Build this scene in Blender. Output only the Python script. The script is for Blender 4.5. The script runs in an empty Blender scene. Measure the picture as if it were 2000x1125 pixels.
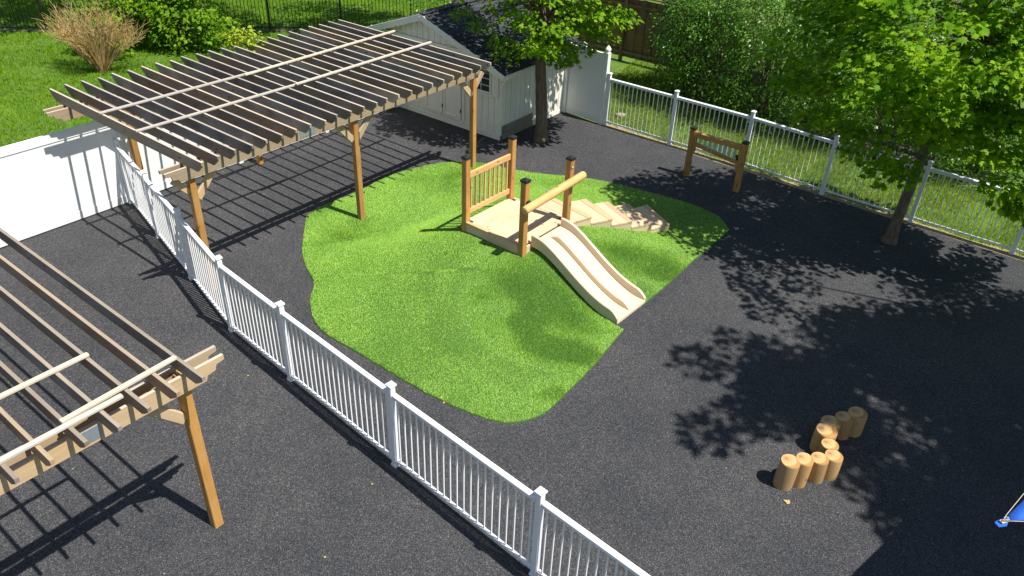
import bpy, bmesh, math, random
import numpy as np
from mathutils import Vector, Matrix
from mathutils.geometry import delaunay_2d_cdt
random.seed(7)
rng = np.random.default_rng(11)
scene = bpy.context.scene
col = scene.collection

# ------------------------------------------------------------------ camera
PITCH, ROLL, CAMH, FPX = 0.580, 0.042, 7.734, 1539.3
fwd = Vector((0, math.cos(PITCH), -math.sin(PITCH)))
rgt0 = Vector((1, 0, 0)); up0 = rgt0.cross(fwd)
rgt = rgt0 * math.cos(ROLL) + up0 * math.sin(ROLL)
upv = up0 * math.cos(ROLL) - rgt0 * math.sin(ROLL)
cam_d = bpy.data.cameras.new('camera'); cam = bpy.data.objects.new('camera', cam_d); col.objects.link(cam)
cam.matrix_world = Matrix(((rgt.x, upv.x, -fwd.x, 0), (rgt.y, upv.y, -fwd.y, 0), (rgt.z, upv.z, -fwd.z, CAMH), (0, 0, 0, 1)))
cam_d.sensor_width = 36; cam_d.lens = FPX / 2000 * 36; cam_d.clip_end = 600
scene.camera = cam
# ------------------------------------------------------------------ world, sun, exposure
SUNV = Vector((0.475, -0.271, 1.0))          # towards the sun
el = math.atan2(SUNV.z, math.hypot(SUNV.x, SUNV.y)); az = math.atan2(SUNV.x, SUNV.y)
world = bpy.data.worlds.new('World'); scene.world = world; world.use_nodes = True
wn = world.node_tree
sky = wn.nodes.new('ShaderNodeTexSky'); sky.sky_type = 'NISHITA'; sky.sun_disc = False
sky.sun_elevation = el; sky.sun_rotation = az; sky.air_density = 1.0; sky.dust_density = 0.6
bg = wn.nodes['Background']; bg.inputs[1].default_value = 0.072
wn.links.new(sky.outputs[0], bg.inputs[0])
sun_d = bpy.data.lights.new('sun', 'SUN'); sun_d.energy = 4.8; sun_d.angle = math.radians(0.53); sun_d.color = (1.0, 0.955, 0.88)
sun = bpy.data.objects.new('sun', sun_d); col.objects.link(sun)
sun.rotation_euler = (-SUNV).to_track_quat('-Z', 'Y').to_euler(); sun.location = (8, -6, 20)
scene.view_settings.view_transform = 'Standard'; scene.view_settings.look = 'None'
scene.view_settings.exposure = 0.60; scene.view_settings.gamma = 1.0; scene.view_settings.use_curve_mapping = False

# ------------------------------------------------------------------ material helpers
def newmat(name):
    m = bpy.data.materials.new(name); m.use_nodes = True
    n = m.node_tree.nodes; b = n['Principled BSDF']
    return m, n, m.node_tree.links, b
def ramp(n, stops):
    r = n.new('ShaderNodeValToRGB'); e = r.color_ramp.elements
    e[0].position, e[0].color = stops[0][0], (*stops[0][1], 1)
    e[1].position, e[1].color = stops[-1][0], (*stops[-1][1], 1)
    for p, c in stops[1:-1]:
        x = e.new(p); x.color = (*c, 1)
    return r
def mix(n, l, a, b, fac, kind='MIX'):
    m = n.new('ShaderNodeMix'); m.data_type = 'RGBA'; m.blend_type = kind
    for s, v in ((6, a), (7, b), (0, fac)):
        if hasattr(v, 'links'): l.new(v, m.inputs[s])
        else: m.inputs[s].default_value = v if s == 0 else (*v, 1)
    return m.outputs[2]
def bump(n, l, b, h, strength, dist):
    x = n.new('ShaderNodeBump'); x.inputs['Strength'].default_value = strength; x.inputs['Distance'].default_value = dist
    l.new(h, x.inputs['Height']); l.new(x.outputs[0], b.inputs['Normal'])
def noise(n, l, vec, scale, detail=4, rough=0.6):
    t = n.new('ShaderNodeTexNoise'); t.inputs['Scale'].default_value = scale; t.inputs['Detail'].default_value = detail
    t.inputs['Roughness'].default_value = rough
    if vec is not None: l.new(vec, t.inputs['Vector'])
    return t
def wood(name, c1, c2, alt, altamt=0.5, rough=0.75, knots=True, weather=None, lo=0.72, hi=1.12):
    """grain runs along local X; every object takes its own offset and tint"""
    m, n, l, b = newmat(name)
    tc = n.new('ShaderNodeTexCoord'); oi = n.new('ShaderNodeObjectInfo')
    off = n.new('ShaderNodeVectorMath'); off.operation = 'MULTIPLY_ADD'
    cr = n.new('ShaderNodeCombineXYZ')
    for k in range(3): l.new(oi.outputs['Random'], cr.inputs[k])
    l.new(cr.outputs[0], off.inputs[0]); off.inputs[1].default_value = (37, 23, 41); l.new(tc.outputs['Object'], off.inputs[2])
    mp = n.new('ShaderNodeMapping'); mp.inputs['Scale'].default_value = (1.2, 22, 22); l.new(off.outputs[0], mp.inputs[0])
    g = noise(n, l, mp.outputs[0], 1.6, 6, 0.65)
    r = ramp(n, [(0.28, c2), (0.5, tuple((a + d) / 2 for a, d in zip(c1, c2))), (0.72, c1)]); l.new(g.outputs[0], r.inputs[0])
    big = noise(n, l, off.outputs[0], 1.7, 3, 0.6)
    rm = n.new('ShaderNodeMapRange'); rm.inputs[1].default_value = 0.35; rm.inputs[2].default_value = 0.7; rm.inputs[3].default_value = 0; rm.inputs[4].default_value = altamt
    l.new(big.outputs[0], rm.inputs[0])
    c = mix(n, l, r.outputs[0], alt, rm.outputs[0])
    tint = ramp(n, [(0, (lo, lo, lo * 1.04)), (0.5, (1, 1, 1)), (1, (hi, hi * .92, hi * .8))])
    rr = n.new('ShaderNodeMath'); rr.operation = 'FRACT'; mm = n.new('ShaderNodeMath'); mm.operation = 'MULTIPLY'; mm.inputs[1].default_value = 7.31
    l.new(oi.outputs['Random'], mm.inputs[0]); l.new(mm.outputs[0], rr.inputs[0]); l.new(rr.outputs[0], tint.inputs[0])
    c = mix(n, l, c, tint.outputs[0], 1.0 if weather is None else weather, 'MULTIPLY')
    if knots:
        v = n.new('ShaderNodeTexVoronoi'); v.inputs['Scale'].default_value = 1.0
        mk = n.new('ShaderNodeMapping'); mk.inputs['Scale'].default_value = (2.6, 7, 7); l.new(off.outputs[0], mk.inputs[0]); l.new(mk.outputs[0], v.inputs['Vector'])
        kr = ramp(n, [(0.06, (1, 1, 1)), (0.13, (0, 0, 0))]); l.new(v.outputs['Distance'], kr.inputs[0])
        c = mix(n, l, c, tuple(x * 0.35 for x in c2), kr.outputs[0])
    l.new(c, b.inputs['Base Color']); b.inputs['Roughness'].default_value = rough
    bump(n, l, b, g.outputs[0], 0.35, 0.004)
    return m
def painted(name, c, rough=0.45, dirt=0.12, dirtcol=(0.35, 0.33, 0.28), scale=1.5):
    m, n, l, b = newmat(name); tc = n.new('ShaderNodeTexCoord')
    g = noise(n, l, tc.outputs['Object'], scale, 6, 0.7)
    r = ramp(n, [(0.45, (0, 0, 0)), (0.8, (1, 1, 1))]); l.new(g.outputs[0], r.inputs[0])
    f = n.new('ShaderNodeMath'); f.operation = 'MULTIPLY'; f.inputs[1].default_value = dirt; l.new(r.outputs[0], f.inputs[0])
    l.new(mix(n, l, c, dirtcol, f.outputs[0]), b.inputs['Base Color']); b.inputs['Roughness'].default_value = rough
    g2 = noise(n, l, tc.outputs['Object'], 60, 2); bump(n, l, b, g2.outputs[0], 0.08, 0.002)
    return m
def leafmat(name, cols, trans=0.35, rough=0.55, spec=0.12, patchy=0.9):
    m, n, l, b = newmat(name)
    geo = n.new('ShaderNodeNewGeometry')
    k = len(cols); r = ramp(n, [(i / (k - 1), c) for i, c in enumerate(cols)]); l.new(geo.outputs['Random Per Island'], r.inputs[0])
    tc = n.new('ShaderNodeTexCoord'); pn = noise(n, l, tc.outputs['Object'], 1.3, 3, .6); pr = ramp(n, [(.32, (.70, .78, .75)), (.5, (1, 1, 1)), (.70, (1.30, 1.14, .95))]); l.new(pn.outputs[0], pr.inputs[0])
    colr = mix(n, l, r.outputs[0], pr.outputs[0], patchy, 'MULTIPLY')
    l.new(colr, b.inputs['Base Color']); b.inputs['Roughness'].default_value = rough
    b.inputs['Specular IOR Level'].default_value = spec
    t = n.new('ShaderNodeBsdfTranslucent'); tcol = mix(n, l, colr, (1.25, 1.3, 0.35), 1.0, 'MULTIPLY'); l.new(tcol, t.inputs[0])
    s = n.new('ShaderNodeMixShader'); s.inputs[0].default_value = trans
    l.new(b.outputs[0], s.inputs[1]); l.new(t.outputs[0], s.inputs[2]); l.new(s.outputs[0], n['Material Output'].inputs[0])
    return m

M = {}
M['post'] = wood('treated_post_wood', (0.52, 0.27, 0.07), (0.38, 0.175, 0.04), (0.56, 0.33, 0.11), 0.6)
M['rafter'] = wood('weathered_rafter_wood', (0.31, 0.245, 0.19), (0.15, 0.112, 0.085), (0.38, 0.345, 0.31), 1.0, lo=.62, hi=1.5)
M['rafter2'] = wood('weathered_rafter_wood_brown', (0.36, 0.24, 0.145), (0.19, 0.122, 0.075), (0.30, 0.26, 0.22), 0.9, lo=.65, hi=1.35)
M['pale_top'] = wood('pale_top_wood', (0.60, 0.54, 0.46), (0.42, 0.37, 0.31), (0.50, 0.42, 0.32), 0.5, knots=False)  # upward faces of rafters and beams, paler than their sides
M['greytop'] = wood('grey_top_wood', (0.36, 0.31, 0.25), (0.24, 0.20, 0.16), (0.38, 0.30, 0.20), 0.7, knots=False)  # upward faces of the near pergola's rafters, greyer than their sides
M['beam'] = wood('weathered_beam_wood', (0.56, 0.42, 0.25), (0.44, 0.31, 0.17), (0.48, 0.39, 0.28), 0.7)
M['beam_grey'] = wood('greyed_beam_wood', (0.36, 0.27, 0.175), (0.26, 0.19, 0.115), (0.33, 0.28, 0.21), 0.7)
M['batten'] = wood('pale_batten_wood', (0.64, 0.58, 0.48), (0.48, 0.42, 0.34), (0.56, 0.53, 0.48), 0.6, knots=False)
M['cedar'] = wood('play_post_wood', (0.48, 0.26, 0.075), (0.33, 0.16, 0.038), (0.54, 0.31, 0.10), 0.6)
M['railwood'] = wood('play_rail_wood', (0.62, 0.40, 0.17), (0.50, 0.29, 0.10), (0.62, 0.42, 0.2), 0.5)
M['deck'] = wood('deck_plank_wood', (0.68, 0.52, 0.33), (0.58, 0.42, 0.25), (0.70, 0.56, 0.39), 0.6, weather=.45)
M['nosing'] = wood('stair_nosing_wood', (0.56, 0.40, 0.24), (0.46, 0.31, 0.17), (0.58, 0.44, 0.29), 0.6)
M['log'] = wood('peeled_log_wood', (0.56, 0.36, 0.14), (0.40, 0.235, 0.08), (0.44, 0.29, 0.14), 0.8, lo=.75)
M['brownfence'] = wood('stained_fence_wood', (0.22, 0.12, 0.055), (0.12, 0.06, 0.028), (0.28, 0.17, 0.09), 0.6)
M['timber'] = wood('old_timber_wood', (0.20, 0.16, 0.12), (0.11, 0.085, 0.06), (0.24, 0.2, 0.16), 0.6)
M['greywood'] = wood('bare_grey_board', (0.27, 0.26, 0.21), (0.18, 0.17, 0.14), (0.3, 0.29, 0.25), 0.6)
M['vinyl'] = painted('white_vinyl', (0.86, 0.87, 0.86), 0.38, 0.10)
M['alu'] = painted('white_railing_paint', (0.84, 0.85, 0.86), 0.35, 0.06)
M['shedpaint'] = painted('cream_shed_paint', (0.84, 0.82, 0.71), 0.6, 0.25, (0.42, 0.4, 0.3), 2.0)
M['trim'] = painted('cream_trim_paint', (0.82, 0.80, 0.69), 0.55, 0.15)
M['blackmetal'] = painted('black_metal', (0.012, 0.012, 0.013), 0.45, 0.1, (0.05, 0.05, 0.05))
M['cap'] = painted('black_plastic_cap', (0.018, 0.019, 0.021), 0.35, 0.2, (0.07, 0.07, 0.07))
M['zinc'] = painted('galvanised_steel', (0.36, 0.42, 0.46), 0.5, 0.4, (0.2, 0.24, 0.26), 9)
M['zinc'].node_tree.nodes['Principled BSDF'].inputs['Metallic'].default_value = 0.55
M['chime'] = painted('pale_green_metal', (0.42, 0.55, 0.47), 0.35, 0.2)
M['slide'] = painted('beige_plastic', (0.68, 0.56, 0.39), 0.42, 0.10, (0.5, 0.4, 0.27), 3)
M['blue'] = painted('blue_canvas', (0.02, 0.13, 0.62), 0.7, 0.35, (0.05, 0.22, 0.75), 6)
M['rope'] = painted('beige_rope', (0.55, 0.45, 0.36), 0.7, 0.2)
M['badge'] = painted('badge_white', (0.75, 0.75, 0.75), 0.5, 0.0)
M['glass'], _n, _l, _b = newmat('dark_window_glass'); _b.inputs['Base Color'].default_value = (0.02, 0.023, 0.026, 1); _b.inputs['Roughness'].default_value = 0.06
# rubber crumb
m, n, l, b = newmat('rubber_crumb'); tc = n.new('ShaderNodeTexCoord')
v = n.new('ShaderNodeTexVoronoi'); v.inputs['Scale'].default_value = 120; l.new(tc.outputs['Object'], v.inputs['Vector'])
sep = n.new('ShaderNodeSeparateColor'); l.new(v.outputs['Color'], sep.inputs[0])
r = ramp(n, [(0.0, (0.018, 0.021, 0.024)), (0.5, (0.043, 0.046, 0.050)), (0.80, (0.071, 0.074, 0.079)), (0.93, (0.110, 0.100, 0.098)), (1.0, (0.19, 0.185, 0.18))]); l.new(sep.outputs[0], r.inputs[0])
g = noise(n, l, tc.outputs['Object'], 0.9, 5, 0.65); r2 = ramp(n, [(0.3, (0.86, 0.87, 0.9)), (0.7, (1.16, 1.12, 1.1))]); l.new(g.outputs[0], r2.inputs[0])
c = mix(n, l, r.outputs[0], r2.outputs[0], 1.0, 'MULTIPLY')
v2 = n.new('ShaderNodeTexVoronoi'); v2.inputs['Scale'].default_value = 48; l.new(tc.outputs['Object'], v2.inputs['Vector'])
s2 = n.new('ShaderNodeSeparateColor'); l.new(v2.outputs['Color'], s2.inputs[0])
r3 = ramp(n, [(0.0, (0.80, 0.84, 0.88)), (1.0, (1.22, 1.17, 1.14))]); l.new(s2.outputs[1], r3.inputs[0])
c = mix(n, l, c, r3.outputs[0], 1.0, 'MULTIPLY')
g4 = noise(n, l, tc.outputs['Object'], 2.6, 6, 0.75); r4 = ramp(n, [(0.60, (0, 0, 0)), (0.78, (0.45, 0.45, 0.45))]); l.new(g4.outputs[0], r4.inputs[0])
c = mix(n, l, c, (0.11, 0.108, 0.104), r4.outputs[0])
g5 = noise(n, l, tc.outputs['Object'], 0.28, 4, 0.6); r5 = ramp(n, [(0.36, (0.84, 0.85, 0.87)), (0.62, (1.12, 1.11, 1.09))]); l.new(g5.outputs[0], r5.inputs[0])
c = mix(n, l, c, r5.outputs[0], 1.0, 'MULTIPLY')
g6 = noise(n, l, tc.outputs['Object'], 0.9, 8, 0.8); r6 = ramp(n, [(0.66, (0, 0, 0)), (0.74, (0.30, 0.30, 0.30))]); l.new(g6.outputs[0], r6.inputs[0])
c = mix(n, l, c, (0.15, 0.145, 0.135), r6.outputs[0])
v5 = n.new('ShaderNodeTexVoronoi'); v5.inputs['Scale'].default_value = 2.2; l.new(tc.outputs['Object'], v5.inputs['Vector'])
r7 = ramp(n, [(0.018, (0.8, 0.8, 0.8)), (0.026, (0, 0, 0))]); l.new(v5.outputs['Distance'], r7.inputs[0])
c = mix(n, l, c, (0.45, 0.43, 0.38), r7.outputs[0])
l.new(c, b.inputs['Base Color']); b.inputs['Roughness'].default_value = 0.85; b.inputs['Specular IOR Level'].default_value = 0.25
bump(n, l, b, v.outputs['Distance'], 0.9, 0.006)
M['rubber'] = m
# turf sheet / soil
m, n, l, b = newmat('turf_backing'); tc = n.new('ShaderNodeTexCoord'); g = noise(n, l, tc.outputs['Object'], 60, 3)
r = ramp(n, [(0.3, (0.025, 0.075, 0.003)), (0.7, (0.06, 0.15, 0.007))]); l.new(g.outputs[0], r.inputs[0]); l.new(r.outputs[0], b.inputs['Base Color']); b.inputs['Roughness'].default_value = 0.8
M['turfback'] = m
m, n, l, b = newmat('lawn_soil'); tc = n.new('ShaderNodeTexCoord'); g = noise(n, l, tc.outputs['Object'], 3.0, 6, 0.7)
r = ramp(n, [(0.3, (0.05, 0.11, 0.008)), (0.55, (0.09, 0.17, 0.012)), (0.75, (0.16, 0.18, 0.05))]); l.new(g.outputs[0], r.inputs[0]); l.new(r.outputs[0], b.inputs['Base Color']); b.inputs['Roughness'].default_value = 0.9
M['soil'] = m
M['turf'] = leafmat('turf_fibre', [(0.095, 0.262, 0.006), (0.157, 0.362, 0.015), (0.25, 0.455, 0.05), (0.45, 0.605, 0.20)], 0.18, 0.5, 0.22, 0.5)
M['grass'] = leafmat('lawn_blades', [(0.085, 0.21, 0.003), (0.13, 0.285, 0.004), (0.18, 0.35, 0.006), (0.27, 0.40, 0.02)], 0.4)
M['drygrass'] = leafmat('dry_lawn_blades', [(0.09, 0.20, 0.004), (0.15, 0.28, 0.008), (0.25, 0.33, 0.02), (0.36, 0.33, 0.07)], 0.4)
M['maple'] = leafmat('maple_leaf', [(0.095, 0.235, 0.005), (0.15, 0.32, 0.008), (0.21, 0.39, 0.014), (0.30, 0.45, 0.025)], 0.45, 0.5)
M['maple2'] = leafmat('maple_leaf_young', [(0.09, 0.22, 0.005), (0.135, 0.29, 0.008), (0.19, 0.35, 0.012), (0.27, 0.41, 0.02)], 0.42, 0.5)
M['shrub'] = leafmat('shrub_leaf', [(0.04, 0.125, 0.008), (0.07, 0.185, 0.012), (0.11, 0.25, 0.02), (0.18, 0.33, 0.04)], 0.30, 0.34, 0.4)
M['bushleaf'] = leafmat('bush_leaf', [(0.09, 0.21, 0.010), (0.14, 0.28, 0.012), (0.19, 0.34, 0.016), (0.24, 0.36, 0.03)], 0.4)
M['limeleaf'] = leafmat('lime_leaf', [(0.22, 0.34, 0.02), (0.32, 0.44, 0.03), (0.42, 0.50, 0.08)], 0.4)
M['twig'] = leafmat('dry_twig', [(0.30, 0.205, 0.085), (0.39, 0.275, 0.115), (0.46, 0.34, 0.16)], 0.0, 0.8)
M['dryleaf'] = leafmat('dry_leaf', [(0.5, 0.36, 0.14), (0.55, 0.42, 0.2)], 0.1)
m, n, l, b = newmat('tree_bark'); tc = n.new('ShaderNodeTexCoord'); mp = n.new('ShaderNodeMapping'); mp.inputs['Scale'].default_value = (14, 14, 1.6); l.new(tc.outputs['Object'], mp.inputs[0])
g = noise(n, l, mp.outputs[0], 2.0, 7, 0.7); r = ramp(n, [(0.3, (0.06, 0.042, 0.028)), (0.5, (0.16, 0.115, 0.075)), (0.72, (0.30, 0.24, 0.17))]); l.new(g.outputs[0], r.inputs[0])
l.new(r.outputs[0], b.inputs['Base Color']); b.inputs['Roughness'].default_value = 0.9; bump(n, l, b, g.outputs[0], 1.0, 0.03)
M['bark'] = m
m, n, l, b = newmat('log_end_grain'); tc = n.new('ShaderNodeTexCoord'); oi = n.new('ShaderNodeObjectInfo')
vm = n.new('ShaderNodeVectorMath'); vm.operation = 'ADD'; vm.inputs[1].default_value = (0.012, 0.018, 0); l.new(tc.outputs['Object'], vm.inputs[0])
ln = n.new('ShaderNodeVectorMath'); ln.operation = 'LENGTH'; mz = n.new('ShaderNodeMapping'); mz.inputs['Scale'].default_value = (1, 1, 0); l.new(vm.outputs[0], mz.inputs[0])
g = noise(n, l, tc.outputs['Object'], 9, 4); ad = n.new('ShaderNodeVectorMath'); ad.operation = 'MULTIPLY_ADD'; ad.inputs[1].default_value = (0.05, 0.05, 0); l.new(g.outputs['Color'], ad.inputs[0]); l.new(mz.outputs[0], ad.inputs[2]); l.new(ad.outputs[0], ln.inputs[0])
sn = n.new('ShaderNodeMath'); sn.operation = 'SINE'; mu = n.new('ShaderNodeMath'); mu.operation = 'MULTIPLY'; mu.inputs[1].default_value = 330; l.new(ln.outputs['Value'], mu.inputs[0]); l.new(mu.outputs[0], sn.inputs[0])
r = ramp(n, [(0.0, (0.49, 0.31, 0.13)), (1.0, (0.58, 0.40, 0.19))]); l.new(sn.outputs[0], r.inputs[0])
rd = ramp(n, [(0.0, (0.5, 0.42, 0.36)), (0.035, (0.85, 0.78, 0.72)), (0.075, (1, 1, 1)), (0.115, (1.2, 1.15, 1.1)), (0.135, (0.8, 0.62, 0.45))]); l.new(ln.outputs['Value'], rd.inputs[0])
l.new(mix(n, l, r.outputs[0], rd.outputs[0], 1.0, 'MULTIPLY'), b.inputs['Base Color']); b.inputs['Roughness'].default_value = 0.7
M['loggrain'] = m
m, n, l, b = newmat('asphalt_shingle'); tc = n.new('ShaderNodeTexCoord'); oi = n.new('ShaderNodeObjectInfo')
g = noise(n, l, tc.outputs['Object'], 90, 3); r = ramp(n, [(0.3, (0.018, 0.02, 0.028)), (0.7, (0.06, 0.063, 0.075))]); l.new(g.outputs[0], r.inputs[0])
rr = ramp(n, [(0, (0.7, 0.7, 0.72)), (1, (1.3, 1.28, 1.25))]); l.new(oi.outputs['Random'], rr.inputs[0])
l.new(mix(n, l, r.outputs[0], rr.outputs[0], 1.0, 'MULTIPLY'), b.inputs['Base Color']); b.inputs['Roughness'].default_value = 0.9
M['shingle'] = m

# ------------------------------------------------------------------ object helpers
def thing(name, label, cat, loc=(0, 0, 0), group=None):
    o = bpy.data.objects.new(name, None); col.objects.link(o); o.location = loc; o.empty_display_size = 0.2
    o['label'] = label; o['category'] = cat
    if group: o['group'] = group
    return o
def wloc(o):
    v = Vector(o.location); p = o.parent
    while p is not None: v = v + Vector(p.location); p = p.parent
    return v
WM = {}
def obj(name, mesh, mat, parent=None, loc=(0, 0, 0), rot=None, kind=None):
    """loc is a world position; parents carry no rotation unless they are planks, whose children are given locally by plank_child"""
    o = bpy.data.objects.new(name, mesh); col.objects.link(o)
    if mat is not None and len(mesh.materials) == 0: mesh.materials.append(M[mat])
    if rot is not None:
        o.rotation_mode = 'QUATERNION'; o.rotation_quaternion = rot
    WM[o.name] = Matrix.Translation(Vector(loc)) @ (rot.to_matrix().to_4x4() if rot is not None else Matrix())
    if parent is not None and parent.name in WM:      # sub-part of a mesh part
        o.parent = parent; o.matrix_parent_inverse = WM[parent.name].inverted(); o.location = loc
    elif parent is not None:
        o.parent = parent; o.location = Vector(loc) - wloc(parent)
    else: o.location = loc
    if kind: o['kind'] = kind
    return o
_cache = {}
def mesh_from(name, verts, faces, smooth=False):
    me = bpy.data.meshes.new(name); me.from_pydata([tuple(v) for v in verts], [], faces); me.update()
    if smooth: me.polygons.foreach_set('use_smooth', [True] * len(me.polygons))
    return me
def fixnormals(me):
    bm = bmesh.new(); bm.from_mesh(me); bmesh.ops.recalc_face_normals(bm, faces=bm.faces); bm.to_mesh(me); bm.free(); return me
def boxmesh(L, W, H, mat, bev=0.004):
    key = ('box', round(L, 3), round(W, 3), round(H, 3), mat, bev)
    if key not in _cache:
        bm = bmesh.new(); bmesh.ops.create_cube(bm, size=1)
        for v_ in bm.verts: v_.co = Vector((v_.co.x * L, v_.co.y * W, v_.co.z * H))
        if bev > 0: bmesh.ops.bevel(bm, geom=bm.edges[:] , offset=min(bev, 0.3 * min(L, W, H)), segments=1, affect='EDGES')
        me = bpy.data.meshes.new('plank'); bm.to_mesh(me); bm.free(); me.materials.append(M[mat]); _cache[key] = me
    return _cache[key]
def frame(p0, p1, up=Vector((0, 0, 1))):
    x = (Vector(p1) - Vector(p0)).normalized()
    y = Vector(up).cross(x)
    if y.length < 1e-4: y = Vector((0, 1, 0)).cross(x)
    y.normalize(); z = x.cross(y)
    return Matrix((x, y, z)).transposed().to_quaternion()
def plank(name, p0, p1, W, H, mat, parent, bev=0.004, up=(0, 0, 1), kind=None):
    """beam centred on the line p0-p1; W sideways, H along 'up'"""
    p0, p1 = Vector(p0), Vector(p1)
    return obj(name, boxmesh((p1 - p0).length, W, H, mat, bev), None, parent, (p0 + p1) / 2, frame(p0, p1, Vector(up)), kind)
def post(name, x, y, z0, z1, W, mat, parent, ang, bev=0.006):
    """upright: grain along local X, which points up"""
    d = Vector((math.cos(ang), math.sin(ang), 0))
    return plank(name, (x, y, z0), (x, y, z1), W, W, mat, parent, bev, up=d)
def prism(poly, h0, h1):
    """vertical prism over a plan polygon"""
    n_ = len(poly)
    vs = [(x, y, h0) for x, y in poly] + [(x, y, h1) for x, y in poly]
    fs = [tuple(range(n_ - 1, -1, -1)), tuple(range(n_, 2 * n_))] + [(i, (i + 1) % n_, n_ + (i + 1) % n_, n_ + i) for i in range(n_)]
    return fixnormals(mesh_from('prism', vs, fs))
def profile(pts, W, bev=0.0):
    """polygon in XZ extruded along Y"""
    n_ = len(pts)
    vs = [(x, -W / 2, z) for x, z in pts] + [(x, W / 2, z) for x, z in pts]
    fs = [tuple(range(n_)), tuple(range(2 * n_ - 1, n_ - 1, -1))] + [(i, n_ + i, n_ + (i + 1) % n_, (i + 1) % n_) for i in range(n_)]
    return fixnormals(mesh_from('profile', vs, fs))
def tube(path, radii, sides=8, wob=0.0, cap=True):
    path = [Vector(p) for p in path]; vs = []; fs = []
    ref = Vector((0.31, 0.95, 0.05))
    for i, p in enumerate(path):
        d = (path[min(i + 1, len(path) - 1)] - path[max(i - 1, 0)]).normalized()
        a = d.cross(ref); a.normalize(); b_ = d.cross(a)
        for k in range(sides):
            t = 2 * math.pi * k / sides; rr_ = radii[i] * (1 + wob * random.uniform(-1, 1))
            vs.append(p + a * (math.cos(t) * rr_) + b_ * (math.sin(t) * rr_))
    for i in range(len(path) - 1):
        for k in range(sides):
            fs.append((i * sides + k, i * sides + (k + 1) % sides, (i + 1) * sides + (k + 1) % sides, (i + 1) * sides + k))
    if cap:
        fs.append(tuple(range(sides - 1, -1, -1))); fs.append(tuple(range((len(path) - 1) * sides, len(path) * sides)))
    return vs, fs
def joinparts(parts):
    vs, fs = [], []
    for v_, f_ in parts:
        o_ = len(vs); vs += list(v_); fs += [tuple(i + o_ for i in f) for f in f_]
    return vs, fs
def fastmesh(name, V, F):
    """V (n,3), F (m,3) triangles as arrays"""
    me = bpy.data.meshes.new(name); me.vertices.add(len(V)); me.vertices.foreach_set('co', np.ascontiguousarray(V, np.float32).ravel())
    me.loops.add(F.size); me.loops.foreach_set('vertex_index', np.ascontiguousarray(F, np.int32).ravel())
    me.polygons.add(len(F)); me.polygons.foreach_set('loop_start', np.arange(0, F.size, 3, dtype=np.int32))
    me.polygons.foreach_set('loop_total', np.full(len(F), 3, dtype=np.int32)); me.update(calc_edges=True)
    return me

# site axes: U runs along the long side of the pergola (and the white wall), W across it
TH = 0.9209
U = np.array([math.cos(TH), math.sin(TH)]); Wd = np.array([math.sin(TH), -math.cos(TH)])
PO = np.array([-8.619, 13.899])
def P2(s, w): return PO + U * s + Wd * w
def P3(s, w, z): p = P2(s, w); return Vector((p[0], p[1], z))
UV = Vector((U[0], U[1], 0)); WV = Vector((Wd[0], Wd[1], 0))

# ------------------------------------------------------------------ ground
def structure(o): o['kind'] = 'structure'; return o
gv = []; 
lawn = structure(obj('lawn', mesh_from('lawn', [(-250, -120, -.03), (250, -120, -.03), (250, 36, -.03), (-250, 36, -.03), (-250, 60, .9), (250, 60, .9), (-250, 300, 9), (250, 300, 9)], [(0, 1, 2, 3), (3, 2, 5, 4), (4, 5, 7, 6)]), 'soil'))
lawn['label'] = 'green lawn behind the white fences'
fb_dir = np.array([0.7809, -0.6247]); fb_n = np.array([-0.6247, -0.7809])
B0 = np.array([2.268, 19.911])
fb_pts = [B0 + fb_n * 0.10 + fb_dir * t for t in (0, 26)]
wl = [P2(-30, 0.2), P2(8.6, 0.2)]
rub_poly = [tuple(wl[0]), tuple(wl[1]), tuple(P2(9.5, 3.6)), (1.2, 20.75), tuple(fb_pts[0]), tuple(fb_pts[1]), (22, -8), (-22, -8)]
rubber = structure(obj('rubber_surface', prism(rub_poly, -0.029, 0.0), 'rubber'))

# ------------------------------------------------------------------ turf mound
outline = [(-4.22,13.98),(-3.99,12.77),(-3.8,12.23),(-3.58,11.82),(-3.49,11.49),(-3.45,11.09),(-3.27,10.58),(-2.95,10.17),(-2.37,9.74),(-1.82,9.31),(-1.14,8.82),(-.66,8.54),(-.21,8.33),(.08,8.3),(.45,8.45),(.71,8.74),(.99,9.16),(1.33,9.67),(1.89,10.66),(1.72,10.80),(2.24,11.54),(2.30,11.42),(2.79,12.06),(3.53,13.11),(4.42,14.3),(4.32,14.85),(3.81,15.39),(3.19,15.75),(2.22,16.25),(1.42,16.52),(.48,16.62),(-.12,16.79),(-.84,17.06),(-1.56,17.04),(-2.14,16.78),(-2.87,16.16),(-3.41,15.33),(-3.93,14.68),(-4.15,14.35)]
def densify(poly, keep_sharp=(18, 19, 20, 21, 24)):
    out = []; n_ = len(poly)
    for i in range(n_):
        a, b_ = np.array(poly[i]), np.array(poly[(i + 1) % n_]); pa, pn = np.array(poly[i - 1]), np.array(poly[(i + 2) % n_])
        k = max(2, int(np.linalg.norm(b_ - a) / 0.09))
        sharp = i in keep_sharp or (i + 1) % n_ in keep_sharp
        for j in range(k):
            t = j / k
            if sharp: q = a + (b_ - a) * t
            else: q = 0.5 * ((2 * a) + (-pa + b_) * t + (2 * pa - 5 * a + 4 * b_ - pn) * t * t + (-pa + 3 * a - 3 * b_ + pn) * t ** 3)
            out.append(q + rng.normal(0, 0.006, 2) * (0.3 if sharp else 1))
    return np.array(out)
OUT = densify(outline)
def inside(poly, X, Y):
    c_ = np.zeros(X.shape, bool); n_ = len(poly); j = n_ - 1
    for i in range(n_):
        xi, yi = poly[i]; xj, yj = poly[j]
        if yi != yj:
            c_ ^= ((yi > Y) != (yj > Y)) & (X < (xj - xi) * (Y - yi) / (yj - yi) + xi)
        j = i
    return c_
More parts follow.
